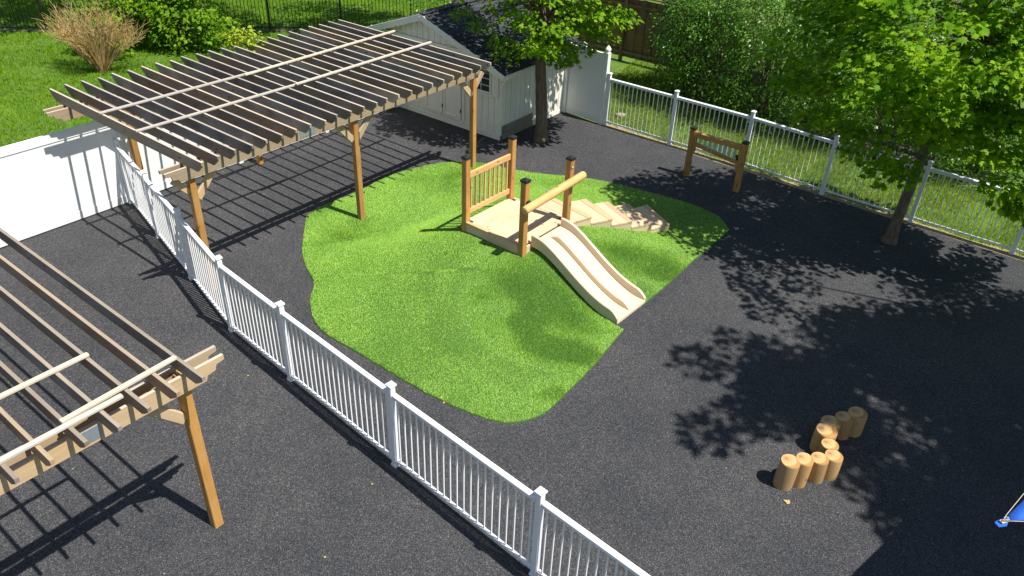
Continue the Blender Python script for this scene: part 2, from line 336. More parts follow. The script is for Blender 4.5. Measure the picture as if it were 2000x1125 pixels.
# play platform frame
DX, DY, DTH, DL, DW, ZD, ZT, RUN = -0.893, 12.71, 0.897, 1.335, 1.263, 0.85, 2.127, 1.93
du = np.array([math.cos(DTH), math.sin(DTH)]); dw = np.array([math.sin(DTH), -math.cos(DTH)])
def D2(a, b_): return np.array([DX, DY]) + du * a + dw * b_
def D3(a, b_, z): p = D2(a, b_); return Vector((p[0], p[1], z))
# stair noses (near corner, far corner)
STEP = [((1.46, 13.30), (0.78, 14.02)), ((1.89, 13.52), (1.42, 14.33)), ((2.31, 13.72), (1.89, 14.53)), ((2.74, 13.94), (2.34, 14.75)), ((3.15, 14.19), (2.79, 15.01))]
STZ = [0.71, 0.57, 0.43, 0.29, 0.15]
def slide_z(t):   # t: 0 at deck, 1 at the foot -> height of the sliding surface
    t = np.clip(t, 0, 1); top, bot = 0.835, 0.075
    a = 0.10; c0 = 0.30; c1 = 0.72
    knots_t = np.array([0, .06, .14, .26, .40, .55, .68, .80, .90, 1.0]); k_z = np.array([.84, .838, .805, .695, .53, .355, .225, .135, .09, .075])
    return np.interp(t, knots_t, k_z)
gx = np.arange(-4.6, 4.9, 0.07); gy = np.arange(8.0, 17.4, 0.07); GX, GY = np.meshgrid(gx, gy)
mask = inside(outline, GX, GY)
lx = (GX - DX) * du[0] + (GY - DY) * du[1]; lw = (GX - DX) * dw[0] + (GY - DY) * dw[1]
fixed = ~mask; Hm = np.zeros(GX.shape)
def setc(sel, val):
    s_ = sel & mask; Hm[s_] = (val[s_] if isinstance(val, np.ndarray) else val); fixed[s_] = True
north = [(-4.6, 12.75), (-3.6, 12.9), (-2.6, 13.35), (-1.75, 14.1), (-1.1, 15.1), (-0.2, 15.9), (1.5, 16.0), (3.4, 15.35), (4.9, 15.0), (4.9, 17.5), (-4.6, 17.5)]
setc(inside(north, GX, GY), 0.01)
setc((lx > -.02) & (lx < DW + .05) & (lw > -.02) & (lw < DL), 0.66)
setc((lx > .15) & (lx < DW - .15) & (lw >= DL) & (lw < DL + RUN), np.maximum(slide_z((lw - DL) / RUN) - 0.12, 0.0))
for k in range(5):
    (ax, ay), (bx, by) = STEP[k]
    px, py = (D2(DW, DL), D2(DW, DL - 1)) if k == 0 else STEP[k - 1]
    quad = [(ax, ay), (bx, by), tuple(py), tuple(px)]
    setc(inside(quad, GX, GY), STZ[k] - 0.16)
Z = Hm.copy(); Z[mask & ~fixed] = 0.3
for it in range(1400):
    Zn = 0.25 * (np.roll(Z, 1, 0) + np.roll(Z, -1, 0) + np.roll(Z, 1, 1) + np.roll(Z, -1, 1)); Z = np.where(fixed, Hm, Zn)
for it in range(5):
    Zn = 0.25 * (np.roll(Z, 1, 0) + np.roll(Z, -1, 0) + np.roll(Z, 1, 1) + np.roll(Z, -1, 1)); Z = np.where(mask, Zn, 0)
# fuller, rounder flanks and the soft folds of the laid carpet
free = np.clip((Z - 0.02) / 0.2, 0, 1) * np.clip((0.62 - Z) / 0.15, 0, 1)
Z += 0.09 * np.sin(np.pi * np.clip(Z / 0.66, 0, 1)) * np.where((lw > DL) & (lx > 0) & (lx < DW), 0, 1) * np.where(lx > DW + .1, .35, 1)
rr_ = np.hypot(GX - 0.9, GY - 10.9)
fold = np.sin(rr_ * 6.5 + 1.1 * np.sin(GX * 1.9 + GY) ) * np.exp(-((rr_ - 1.9) / 0.9) ** 2) * (GY < 11.6)
fold2 = np.sin((GX * 0.55 - GY * 0.83) * 7 + 1.3 * np.sin(GX * 2.3)) * np.exp(-(((GX - 2.6) / 1.1) ** 2 + ((GY - 12.6) / .8) ** 2))
fold3 = np.sin((GX * 0.8 + GY * 0.6) * 5.0 + 1.5 * np.sin(GY * 2.1)) * np.exp(-(((GX + 0.2) / 1.6) ** 2 + ((GY - 11.2) / 1.2) ** 2))
Z += free * (0.010 * fold + 0.012 * fold2 + 0.010 * fold3)
Z = np.maximum(Z, 0)
def turf_h(x, y):
    fx = np.clip((np.asarray(x) - gx[0]) / 0.07, 0, len(gx) - 2.001); fy = np.clip((np.asarray(y) - gy[0]) / 0.07, 0, len(gy) - 2.001)
    i = fx.astype(int); j = fy.astype(int); a = fx - i; b_ = fy - j
    return (Z[j, i] * (1 - a) + Z[j, i + 1] * a) * (1 - b_) + (Z[j + 1, i] * (1 - a) + Z[j + 1, i + 1] * a) * b_
ii, jj = np.meshgrid(np.arange(-4.5, 4.8, 0.11), np.arange(8.1, 17.3, 0.11)); ii, jj = ii.ravel(), jj.ravel()
keep = inside(OUT, ii, jj); ii, jj = ii[keep], jj[keep]
d2 = np.min((ii[:, None] - OUT[None, :, 0]) ** 2 + (jj[:, None] - OUT[None, :, 1]) ** 2, 1); ii, jj = ii[d2 > .003], jj[d2 > .003]
pts = [Vector(p) for p in OUT] + [Vector((a, b_)) for a, b_ in zip(ii, jj)]
cv, ce, cf, *_ = delaunay_2d_cdt(pts, [(i, (i + 1) % len(OUT)) for i in range(len(OUT))], [], 1, 1e-6)
cx = np.array([v_.x for v_ in cv]); cy = np.array([v_.y for v_ in cv]); cz = turf_h(cx, cy) + 0.016
nv = len(cx); nb = len(OUT)
tv = [(cx[i], cy[i], cz[i]) for i in range(nv)] + [(OUT[i, 0], OUT[i, 1], -0.002) for i in range(nb)]
tf = [tuple(f) for f in cf] + [(i, nv + i, nv + (i + 1) % nb, (i + 1) % nb) for i in range(nb)]
turf = structure(obj('turf_mound', mesh_from('turf', tv, tf, True), 'turfback'))
turf['label'] = 'bright green artificial turf laid over a low play mound'
def blades(X, Y, Zb, h, wdt, lean, spread, hj=0.35, across=None):
    """one triangle per blade; lean (n,2) tip offset in units of height"""
    k = len(X); a = rng.uniform(0, 2 * np.pi, k); hh = h * (1 + rng.uniform(-hj, hj, k)); ww = wdt * rng.uniform(.7, 1.3, k)
    tip = lean + rng.normal(0, spread, (k, 2))
    if across is not None: a = np.arctan2(tip[:, 1], tip[:, 0]) + np.pi / 2 + rng.normal(0, across, k)
    dx, dy = np.cos(a) * ww / 2, np.sin(a) * ww / 2; t3 = np.stack([tip[:, 0], tip[:, 1], np.ones(k)], 1); t3 /= np.linalg.norm(t3, axis=1)[:, None]; t3 *= hh[:, None]
    V = np.empty((k, 3, 3)); V[:, 0] = np.stack([X - dx, Y - dy, Zb], 1); V[:, 1] = np.stack([X + dx, Y + dy, Zb], 1); V[:, 2] = np.stack([X, Y, Zb], 1) + t3
    return V.reshape(-1, 3), np.arange(3 * k).reshape(-1, 3)
k = 760000
bxp = rng.uniform(-4.5, 4.7, k); byp = rng.uniform(8.1, 17.3, k); kp = inside(OUT, bxp, byp)
# none under the platform floor or steps
blx = (bxp - DX) * du[0] + (byp - DY) * du[1]; blw = (bxp - DX) * dw[0] + (byp - DY) * dw[1]
kp &= ~((blx > 0) & (blx < DW) & (blw > 0) & (blw < DL))
for kk in range(5):
    px, py = (D2(DW, DL), D2(DW, DL - 1)) if kk == 0 else STEP[kk - 1]
    kp &= ~inside([STEP[kk][0], STEP[kk][1], tuple(py), tuple(px)], bxp, byp)
bxp, byp = bxp[kp], byp[kp]
# the pile is combed differently from strip to strip: lying flat it shines pale, standing up it shows deep green
wob = 0.5 * np.sin(bxp * 1.7 + 0.6 * byp + .8 * np.sin(byp * 1.3)) + 0.4 * np.sin(byp * 2.3 - bxp * 0.9 + np.sin(bxp * 2.7)) + .3 * np.sin(5.1 * bxp + 2 * np.sin(3.3 * byp)) * np.sin(4.3 * byp + 1.7 * bxp)
dark = np.exp(-(((bxp - 0.62 + .35 * wob) / 1.15) ** 2 + ((byp - 10.65 + .5 * wob) / 1.7) ** 2) ** 1.2) + np.exp(-(((bxp - 2.5 + .2 * wob) / 1.2) ** 2 + ((byp - 12.6 + .3 * wob) / .7) ** 2) ** 1.2)
rad_ = np.hypot(bxp - 1.3, byp - 11.6)
streak = np.sin(rad_ * 5.6 + 2.2 * wob + .6 * np.sin(bxp * 3)) * np.exp(-((rad_ - 2.2) / .95) ** 2) * np.clip((11.4 - byp) / .4, 0, 1)
upper = np.clip((byp - 13.05 - 0.42 * (bxp + 3.0)) / .25, 0, 1) * np.clip((1.0 - bxp) / .5, 0, 1) * .5
amt = np.clip(np.clip(dark, 0, 1) * 1.05 - .5 * np.clip(streak, 0, 1) + .35 * np.clip(-streak, 0, 1) + upper + .20 * wob - .02, 0, 1)
flat = (1 - amt)
lean = np.stack([-.35 * flat + .15, 2.7 * flat - .3], 1) + 0.25 * np.stack([wob, -wob], 1)
V, F = blades(bxp, byp, turf_h(bxp, byp) + 0.012, 0.030, 0.0095, lean, 0.38, .35, .5)
obj('turf_fibre', fastmesh('turf_fibre', V, F), 'turf', turf, kind='stuff')
# small stepping of lawn
def lawn_blades(polys, dens, h, wdt):
    out = []
    for poly, d_ in polys:
        pa = np.array(poly); lo, hi = pa.min(0), pa.max(0); k = int((hi - lo).prod() * d_)
        X = rng.uniform(lo[0], hi[0], k); Y = rng.uniform(lo[1], hi[1], k); kp = inside(poly, X, Y)
        pat = np.sin(X * 1.3 + np.sin(Y * .9)) * np.sin(Y * 1.1 + np.sin(X * .7 + 2)); kp &= (pat > -.78) | (rng.uniform(size=k) < .45)
        out.append(np.stack([X[kp], Y[kp]], 1))
    A_ = np.concatenate(out); k = len(A_)
    return blades(A_[:, 0], A_[:, 1], np.full(k, -.032), h, wdt, np.stack([0.25 * np.sin(A_[:, 0] * 2), 0.25 * np.cos(A_[:, 1] * 2)], 1), 0.5, 0.5)
pA = [tuple(P2(-7, -0.1)), tuple(P2(13, -0.1)), (-3, 30), (-3, 34), (-23, 34), (-23, 20)]
pB = [tuple(B0 - fb_n * .02), tuple(B0 - fb_n * .02 + fb_dir * 14), tuple(B0 - fb_n * 2.8 + fb_dir * 14), tuple(B0 - fb_n * 2.8 + fb_dir * 3.2), tuple(B0 - fb_n * 7 - fb_dir * 1.0), tuple(B0 - fb_n * 7 - fb_dir * 3), tuple(B0 - fb_n * 2 - fb_dir * 1.5)]
V, F = lawn_blades([(pA, 620)], 0, 0.085, 0.020)
obj('lawn_grass', fastmesh('lawn_grass', V, F), 'grass', lawn, kind='stuff')
V, F = lawn_blades([(pB, 1000)], 0, 0.09, 0.018)
obj('lawn_grass', fastmesh('lawn_grass', V, F), 'drygrass', lawn, kind='stuff')
ed = [tuple(B0 + fb_n * o_ + fb_dir * t) for t, o_ in [(t, .098) for t in np.arange(0, 14, .15)] + [(t, -.10 - .10 * abs(math.sin(t * 3.1) * math.sin(t * 1.3 + 1)) ) for t in np.arange(14, -.1, -.15)]]
M['sand'] = painted('sandy_edge', (0.34, 0.27, 0.17), .9, .7, (.16, .12, .07), 14)
edge = structure(obj('sandy_edge', prism(ed, -.0295, -.004), 'sand'))

# ------------------------------------------------------------------ pergolas
HP, HB, ZR = 2.164, 0.215, 2.580
def raf_profile(L, h=0.195):
    e = [(0.0, h), (0.0, h * .70), (.035, h * .62), (.045, h * .45), (.09, h * .38), (.10, h * .20), (.145, h * .13), (.15, 0)]
    left = e; right = [(L - x, z) for x, z in e][::-1]
    return [(x - L / 2, z - h) for x, z in left + right]
def beam_profile(L, h=HB):
    e = [(0.0, h), (0.0, h - .06), (.10, h - .075), (.12, h - .14), (.22, h - .155), (.24, 0)]
    return [(x - L / 2, z - h) for x, z in e + [(L - x, z) for x, z in e][::-1]]
RAF_L = 4.79
raf_me = {}
def rafters(parent, org, n_, spacing, RAF_L, raf_me, topmat='pale_top'):
    for i in range(n_):
        mat = ('rafter' if (i * 7 + 3) % 5 not in (0, 3) else 'rafter2') if topmat == 'pale_top' else ('rafter2' if i % 3 else 'rafter')
        if mat not in raf_me:
            raf_me[mat] = profile(raf_profile(RAF_L, .195 if topmat == 'pale_top' else .16), 0.038); raf_me[mat].materials.append(M[mat]); raf_me[mat].materials.append(M[topmat])
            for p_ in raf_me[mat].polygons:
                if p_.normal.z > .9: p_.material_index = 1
        c0 = org(i * spacing); c1 = c0 + WV * RAF_L
        j = random.uniform(-.012, .012); k_ = random.uniform(-.010, .010); e_ = random.uniform(-.03, .03)
        a = c0 + UV * j + WV * e_ + Vector((0, 0, random.uniform(-.006, .006))); b_ = c1 + UV * k_ + WV * e_ + Vector((0, 0, random.uniform(-.006, .006)))
        q = frame(a, b_, Vector((0, 0, 1)) + UV * random.uniform(-.02, .02))
        obj('rafter', raf_me[mat], None, parent, (a + b_) / 2, q)
def pergola(name, label, origin, s0, n_, beam_s, rows, battens, plates, raf_len, outer=0):
    def q3(s, w, z): return Vector((origin[0] + U[0] * s + Wd[0] * w, origin[1] + U[1] * s + Wd[1] * w, z))
    e = thing(name, label, 'pergola', (origin[0], origin[1], 0))
    for w_, posts_s in rows:
        for s in posts_s:
            c_ = q3(s, w_, 0); post('post', c_.x, c_.y, -0.02, HP, 0.115, 'post', e, TH, 0.008)
            plank('post_block', q3(s, w_, HP + .001), q3(s, w_, HP + HB * .8), 0.10, 0.10, 'post', e, up=UV)
            for sg in (-1, 1):
                a = q3(s + sg * .06, w_, HP - .42); b_ = q3(s + sg * .46, w_, HP + .03)
                if beam_s[0] + .1 < s + sg * .46 < beam_s[1] - .1: plank('knee_brace', a, b_, 0.06, 0.13, 'beam', e, 0.012)
                elif sg * outer < 0: pass
                else: plank('knee_brace', q3(s + sg * .06, w_, HP - .26), q3(s + sg * .30, w_, HP + .02), 0.06, 0.11, 'beam', e, 0.012)
        Lb = beam_s[1] - beam_s[0]; me = profile(beam_profile(Lb), 0.040); me.materials.append(M['beam' if outer else 'beam_grey']); me.materials.append(M['pale_top'])
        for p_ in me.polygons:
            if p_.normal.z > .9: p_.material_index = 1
        for dwv in (-.092, .092):
            sh = 0.03 if dwv < 0 else 0
            a = q3(beam_s[0] + sh, w_ + dwv, HP + HB); b_ = q3(beam_s[1] + sh, w_ + dwv, HP + HB)
            obj('beam', me, None, e, (a + b_) / 2, frame(a, b_))
    rafters(e, lambda s: q3(s0 + s, 0, ZR), n_, 0.2995, raf_len, {}, 'greytop' if outer else 'pale_top')
    for (sa, wa, sb, wb, lift) in battens:
        plank('batten', q3(sa, wa, ZR + .022 + lift), q3(sb, wb, ZR + .022 + lift + .004), 0.054, 0.036, 'batten', e, 0.006)
    for (s, w_, sz) in plates:
        plank('joining_plate', q3(s - sz / 2, w_, HP + .115), q3(s + sz / 2, w_, HP + .115), 0.004, 0.16, 'zinc', e, 0.001)
    return e
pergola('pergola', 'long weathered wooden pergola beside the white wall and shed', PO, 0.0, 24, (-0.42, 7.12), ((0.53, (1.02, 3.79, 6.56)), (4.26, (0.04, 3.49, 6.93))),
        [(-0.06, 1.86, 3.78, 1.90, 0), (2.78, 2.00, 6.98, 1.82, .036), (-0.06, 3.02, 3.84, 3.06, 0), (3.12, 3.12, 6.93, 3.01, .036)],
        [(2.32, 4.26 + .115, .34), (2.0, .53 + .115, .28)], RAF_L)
RAF_N = 6.4
PN = np.array([-3.02, 6.01]) - Wd * RAF_N
_nd = lambda x, y: ((np.array([x, y]) - PN) @ U, (np.array([x, y]) - PN) @ Wd)
nb_ = [(-3.41, 6.28), (-4.08, 5.27), (-3.69, 5.67), (-4.95, 3.95), (-4.30, 6.27), (-5.6, 4.5)]
nb_ = [_nd(*p) for p in nb_]
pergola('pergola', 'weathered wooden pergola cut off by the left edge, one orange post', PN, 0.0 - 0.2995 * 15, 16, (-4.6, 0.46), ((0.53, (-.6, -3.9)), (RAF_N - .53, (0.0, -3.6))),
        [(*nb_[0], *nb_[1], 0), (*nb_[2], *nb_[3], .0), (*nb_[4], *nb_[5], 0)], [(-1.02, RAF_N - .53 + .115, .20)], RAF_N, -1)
# tall shoots growing up through the pergola come with the plants below

# ------------------------------------------------------------------ white privacy wall and panel
def privacy(name, label, pts, H, cap_last=None, board=0.152):
    e = thing(name, label, 'fence', (pts[0][0], pts[0][1], 0))
    for i, p in enumerate(pts):
        d = np.array(pts[min(i + 1, len(pts) - 1)]) - np.array(pts[max(i - 1, 0)]); ang = math.atan2(d[1], d[0])
        po_ = post('post', p[0], p[1], -.03, H + .015, .127, 'vinyl', e, ang, 0.006)
        if cap_last is None or i == len(pts) - 1: acorn(po_, p[0], p[1], H + .015) if cap_last else flatcap(po_, p[0], p[1], H + .015, ang)
    for a, b_ in zip(pts[:-1], pts[1:]):
        a = np.array(a); b_ = np.array(b_); L = np.linalg.norm(b_ - a); d = (b_ - a) / L; t0, t1 = .065, L - .065
        A3 = lambda t, z: Vector((a[0] + d[0] * t, a[1] + d[1] * t, z))
        plank('top_rail', A3(t0, H - .09), A3(t1, H - .09), .05, .17, 'vinyl', e, .006)
        plank('bottom_rail', A3(t0, .10), A3(t1, .10), .05, .17, 'vinyl', e, .006)
        k = max(1, round((t1 - t0) / board)); bw = (t1 - t0) / k
        for j in range(k):
            c_ = A3(t0 + (j + .5) * bw, 0)
            plank('board', (c_.x, c_.y, .18), (c_.x, c_.y, H - .18), .022, round(bw - .0006, 4), 'vinyl', e, .0006, up=Vector((d[0], d[1], 0)))
    return e
def flatcap(e, x, y, z, ang, W=.14, mat='vinyl'):
    plank('post_cap', (x, y, z + .0005), (x, y, z + .025), W, W, mat, e, .006, up=Vector((math.cos(ang), math.sin(ang), 0)))
def lathe(prof, sides=12):
    vs, fs = [], []
    for r_, z in prof:
        for k in range(sides):
            t = 2 * math.pi * k / sides; vs.append((math.cos(t) * r_, math.sin(t) * r_, z))
    for i in range(len(prof) - 1):
        for k in range(sides): fs.append((i * sides + k, i * sides + (k + 1) % sides, (i + 1) * sides + (k + 1) % sides, (i + 1) * sides + k))
    fs.append(tuple(range(sides - 1, -1, -1))); fs.append(tuple(range((len(prof) - 1) * sides, len(prof) * sides)))
    return mesh_from('lathe', vs, fs, True)
def acorn(e, x, y, z):
    me = lathe([(.075, 0), (.078, .02), (.055, .03), (.062, .05), (.078, .085), (.072, .115), (.045, .15), (.015, .185), (.004, .195)])
    obj('acorn_cap', me, 'vinyl', e, (x, y, z))
wpts = [tuple(P2(s, 0.17)) for s in (-9.2, -6.75, -4.3, -1.86, 0.9, 3.5, 6.05, 8.5)]
privacy('privacy_fence', 'long solid white vinyl fence running under the pergola', wpts, 1.83)
privacy('privacy_fence', 'single white vinyl privacy panel between shed and railing, acorn finial post', [(1.22, 20.72), (2.17, 19.93)], 1.86, cap_last='acorn')

# ------------------------------------------------------------------ white picket railings
bal_me = None
def railing(name, label, pts, H=1.40, spacing=.118, post_flags=None):
    e = thing(name, label, 'railing', (pts[0][0], pts[0][1], 0))
    zt = H - .155
    for i, p in enumerate(pts):
        d = np.array(pts[min(i + 1, len(pts) - 1)]) - np.array(pts[max(i - 1, 0)]); ang = math.atan2(d[1], d[0])
        po_ = post('post', p[0], p[1], -.03, H - .03, .078, 'alu', e, ang, .006)
        # pyramid cap
        c_ = .052; me = mesh_from('cap', [(-c_, -c_, 0), (c_, -c_, 0), (c_, c_, 0), (-c_, c_, 0), (-c_, -c_, .022), (c_, -c_, .022), (c_, c_, .022), (-c_, c_, .022), (0, 0, .05)], [(3, 2, 1, 0), (0, 1, 5, 4), (1, 2, 6, 5), (2, 3, 7, 6), (3, 0, 4, 7), (4, 5, 8), (5, 6, 8), (6, 7, 8), (7, 4, 8)])
        obj('post_cap', me, 'alu', po_, (p[0], p[1], H - .03), Matrix.Rotation(ang, 3, 'Z').to_quaternion())
        plank('base_collar', (p[0], p[1], .0), (p[0], p[1], .035), 0.096, 0.096, 'alu', po_, .004, up=Vector((math.cos(ang), math.sin(ang), 0)))
    for a, b_ in zip(pts[:-1], pts[1:]):
        a = np.array(a); b_ = np.array(b_); L = np.linalg.norm(b_ - a); d = (b_ - a) / L
        A3 = lambda t, z: Vector((a[0] + d[0] * t, a[1] + d[1] * t, z))
        plank('top_rail', A3(.05, zt), A3(L - .05, zt), .072, .036, 'alu', e, .008)
        plank('under_rail', A3(.05, zt - .037), A3(L - .05, zt - .037), .044, .036, 'alu', e, .004)
        plank('bottom_rail', A3(.05, .105), A3(L - .05, .105), .044, .036, 'alu', e, .006)
        for t_ in (.066, L - .066):
            for z_ in (zt - .018, .105): plank('rail_bracket', A3(t_ - .014, z_), A3(t_ + .014, z_), .058, .080 if z_ > .5 else .050, 'alu', e, .004)
        k = max(1, round((L - .1) / spacing)); st = (L - .1) / k
        for j in range(k):
            c_ = A3(.05 + (j + .5) * st, 0)
            plank('baluster', (c_.x, c_.y, .122), (c_.x, c_.y, zt - .054), .019, .019, 'alu', e, .003, up=Vector((d[0], d[1], 0)))
    return e
railing('picket_railing', 'white picket railing curving across the foreground between the pergolas', [(-7.93, 14.42), (-6.82, 13.06), (-5.684, 11.664), (-4.50, 10.201), (-3.244, 9.045), (-1.438, 7.414), (0.395, 5.796), (2.2, 4.2)])
railing('picket_railing', 'white picket railing along the back, in front of the dark shrubs', [(2.27, 19.85), (3.806, 18.713), (5.39, 17.52), (6.89, 16.21), (8.42, 15.03), (9.98, 13.83), (11.5, 12.6)])

# ------------------------------------------------------------------ shed
SC = np.array([-0.46, 18.51]); sa = np.array([-0.804, 0.594]); sb = np.array([0.594, 0.804])   # a: along front to the left, b: depth
def S3(a, b_, z): p = SC + sa * a + sb * b_; return Vector((p[0], p[1], z))
SAV = Vector((sa[0], sa[1], 0)); SBV = Vector((sb[0], sb[1], 0))
shed = thing('garden_shed', 'cream painted garden shed with dark shingle gable roof', 'shed', S3(0, 0, 0))
SWID, SDEP, EAVE, PEAK = 4.7, 3.1, 1.80, 2.62
roofz = lambda a: EAVE + (PEAK - EAVE) * (1 - abs(a - SWID / 2) / (SWID / 2))
core = [S3(.02, .02, 0), S3(SWID - .02, .02, 0), S3(SWID - .02, SDEP - .02, 0), S3(.02, SDEP - .02, 0)]
vs = [(*p.xy, 0.02) for p in core] + [(*p.xy, EAVE - .03) for p in core] + [(*S3(SWID / 2, .02, 0).xy, PEAK - .04), (*S3(SWID / 2, SDEP - .02, 0).xy, PEAK - .04)]
obj('wall_core', fixnormals(mesh_from('core', vs, [(0, 1, 5, 8, 4), (2, 3, 7, 9, 6), (1, 2, 6, 5), (3, 0, 4, 7), (0, 3, 2, 1), (4, 8, 9, 7), (8, 5, 6, 9)])), 'timber', shed)
bw = SWID / 24
for i in range(24):     # front: vertical boards trimmed to the gable
    a0, a1 = i * bw + .006, (i + 1) * bw - .006
    z0 = .14
    vs = [S3(a0, .019, z0), S3(a1, .019, z0), S3(a1, .019, roofz(a1) - .02), S3(a0, .019, roofz(a0) - .02)]
    vs += [v_ - SBV * .02 for v_ in vs]
    obj('siding_board', fixnormals(mesh_from('siding', vs, [(0, 1, 2, 3), (4, 5, 6, 7), (0, 1, 5, 4), (1, 2, 6, 5), (2, 3, 7, 6), (3, 0, 4, 7)])), 'shedpaint', shed)
sk = SDEP / 16
for i in range(16):
    plank('siding_board', S3(.008, (i + .5) * sk, .12), S3(.008, (i + .5) * sk, EAVE - .005), .022, sk - .013, 'shedpaint', shed, .002, up=SBV)
plank('base_board', S3(-.012, -.012, .07), S3(SWID, -.012, .07), .026, .135, 'shedpaint', shed)
plank('base_board', S3(-.014, .05, .085), S3(-.014, 1.35, .085), .03, .16, 'greywood', shed)
for i in range(7): plank('patch_board', S3(-.008, .05 + (i + .5) * .186, .17), S3(-.008, .05 + (i + .5) * .186, .36), .012, .18, 'greywood', shed, .002, up=SBV)
plank('base_board', S3(-.012, 1.36, .06), S3(-.012, SDEP, .06), .026, .11, 'shedpaint', shed)
plank('corner_trim', S3(-.016, -.016, .14), S3(-.016, -.016, EAVE - .02), .05, .05, 'trim', shed, up=SBV)
# roof
roof_t = .05; OV = .28
def roofslab(side):
    a_out = -OV if side == 0 else SWID + OV; ridge = SWID / 2
    def rz(a): return PEAK + .03 - abs(a - ridge) * (PEAK - EAVE) / (SWID / 2)
    vs = []
    for b_ in (-OV, SDEP + .2):
        for a, dz_ in ((a_out, 0), (ridge, 0), (ridge, roof_t), (a_out, roof_t)): vs.append(S3(a, b_, rz(a) + dz_))
    return fixnormals(mesh_from('roof', vs, [(0, 1, 2, 3), (4, 5, 6, 7), (0, 1, 5, 4), (1, 2, 6, 5), (2, 3, 7, 6), (3, 0, 4, 7)])), rz
me, rz = roofslab(0); roof = obj('roof', me, 'trim', shed); me2, _ = roofslab(1); roof2 = obj('roof', me2, 'shingle', shed)
slope = math.hypot(SWID / 2 + OV, (PEAK - EAVE) * (1 + OV / (SWID / 2))); rows = 18
upr = (S3(SWID / 2, 0, rz(SWID / 2)) - S3(-OV, 0, rz(-OV))).normalized(); nrm = upr.cross(SBV); nrm = -nrm if nrm.z < 0 else nrm
ssm = boxmesh(.305, .19, .009, 'shingle', .0)
bst = (SDEP + .2 + OV) / 11.6
for rI in range(rows):
    off = (rI % 3) * .33 * bst
    for cI in range(13):
        bb = -OV - .02 + (cI - .5) * bst + off + bst / 2
        lo_, hi_ = max(bb - bst / 2 + .003, -OV - .02), min(bb + bst / 2 - .003, SDEP + .21)
        if hi_ - lo_ < .06: continue
        base = S3(-OV, (lo_ + hi_) / 2, rz(-OV)) + upr * ((rI + .62) * slope / rows - .03) + nrm * (roof_t + .012)
        tilt = (upr - nrm * .045).normalized()
        plank('shingle', base - SBV * ((hi_ - lo_) / 2), base + SBV * ((hi_ - lo_) / 2), .19, .009, 'shingle', roof, .0, up=nrm + upr * .06)
for rI in range(11):
    c_ = S3(SWID / 2, -OV + (rI + .5) * (SDEP + .2 + OV) / 11, PEAK + .03 + roof_t + .025); plank('ridge_cap', c_ - SBV * .17, c_ + SBV * .17, .24, .012, 'shingle', roof, .0)
for s_ in (0, 1):   # barge boards
    a_out = -OV if s_ == 0 else SWID + OV
    plank('barge_board', S3(a_out, -OV - .012, rz(a_out) - .02 if s_ == 0 else rz(SWID + OV) - .02), S3(SWID / 2, -OV - .012, PEAK + .01), .024, .15, 'trim', shed, up=(0, 0, 1))
plank('eave_board', S3(-OV + .01, -OV, rz(-OV) - .03), S3(-OV + .01, SDEP + .2, rz(-OV) - .03), .022, .10, 'trim', shed)
plank('gable_trim', S3(.3, -.022, EAVE + .16), S3(SWID - .3, -.022, EAVE + .16), .024, .10, 'trim', shed)
# double door
def doorleaf(a0, a1):
    d_ = obj('door', boxmesh(a1 - a0 - .012, .03, 1.46, 'trim', .004), None, shed, S3((a0 + a1) / 2, -.026, .95), frame(S3(a0, 0, 0), S3(a1, 0, 0)))
    w_ = a1 - a0 - .012
    def ch(name, x, z, L, H, mat, t=.018, y=None):
        o = bpy.data.objects.new(name, boxmesh(L, t, H, mat, .003)); col.objects.link(o); o.parent = d_; o.location = (x, (.015 + t / 2 - .002) if y is None else y, z); return o
    sg = 1
    for x in (-w_ / 2 + .04, w_ / 2 - .04): ch('stile', x, 0, .07, 1.44, 'trim')
    for z in (-.69, .18, .69): ch('door_rail', 0, z, w_ - .15, .07, 'trim')
    ch('pane', 0, .44, w_ - .24, .34, 'glass', .012)
    ch('muntin', 0, .44, .018, .34, 'trim', .022); ch('muntin', 0, .44, w_ - .24, .018, 'trim', .022)
    for z in (-.5, .5): ch('hinge', -w_ / 2 + .01, z, .02, .09, 'blackmetal', .03)
    return d_
doorleaf(1.24, 1.86); doorleaf(1.86, 2.48)
for a_ in (1.19, 2.53): plank('door_trim', S3(a_, -.02, .2), S3(a_, -.02, 1.72), .03, .08, 'trim', shed, up=SAV)
plank('door_trim', S3(1.15, -.02, 1.75), S3(2.57, -.02, 1.75), .03, .08, 'trim', shed)
# window with arched head
wi = obj('window', boxmesh(.62, .025, .62, 'trim', .004), None, shed, S3(.60, -.02, 1.42), frame(S3(0, 0, 0), S3(1, 0, 0)))
def wch(name, x, z, L, H, mat, t, y):
    o = bpy.data.objects.new(name, boxmesh(L, t, H, mat, .003)); col.objects.link(o); o.parent = wi; o.location = (x, y, z)
wch('pane', 0, -.03, .50, .44, 'glass', .012, .014)
for x in (0,): wch('muntin', x, -.03, .018, .44, 'trim', .02, .018)
for z in (-.10, .07): wch('muntin', 0, z, .50, .018, 'trim', .02, .018)
wch('sill', 0, -.33, .70, .06, 'trim', .06, .02)
ar = [(math.cos(t) * .25, .20 + math.sin(t) * .16) for t in np.linspace(0, math.pi, 9)]
am = profile(ar, .014); am.materials.append(M['glass']); o = bpy.data.objects.new('fan_light', am); col.objects.link(o); o.parent = wi; o.location = (0, .012, 0)
for a_ in (.17, 1.03): plank('shutter', S3(a_, -.022, 1.08), S3(a_, -.022, 1.66), .03, .20, 'trim', shed, up=SAV)
plank('eave_bracket', S3(-.03, -.02, EAVE - .42), S3(-.20, -.02, EAVE - .12), .05, .05, 'trim', shed)

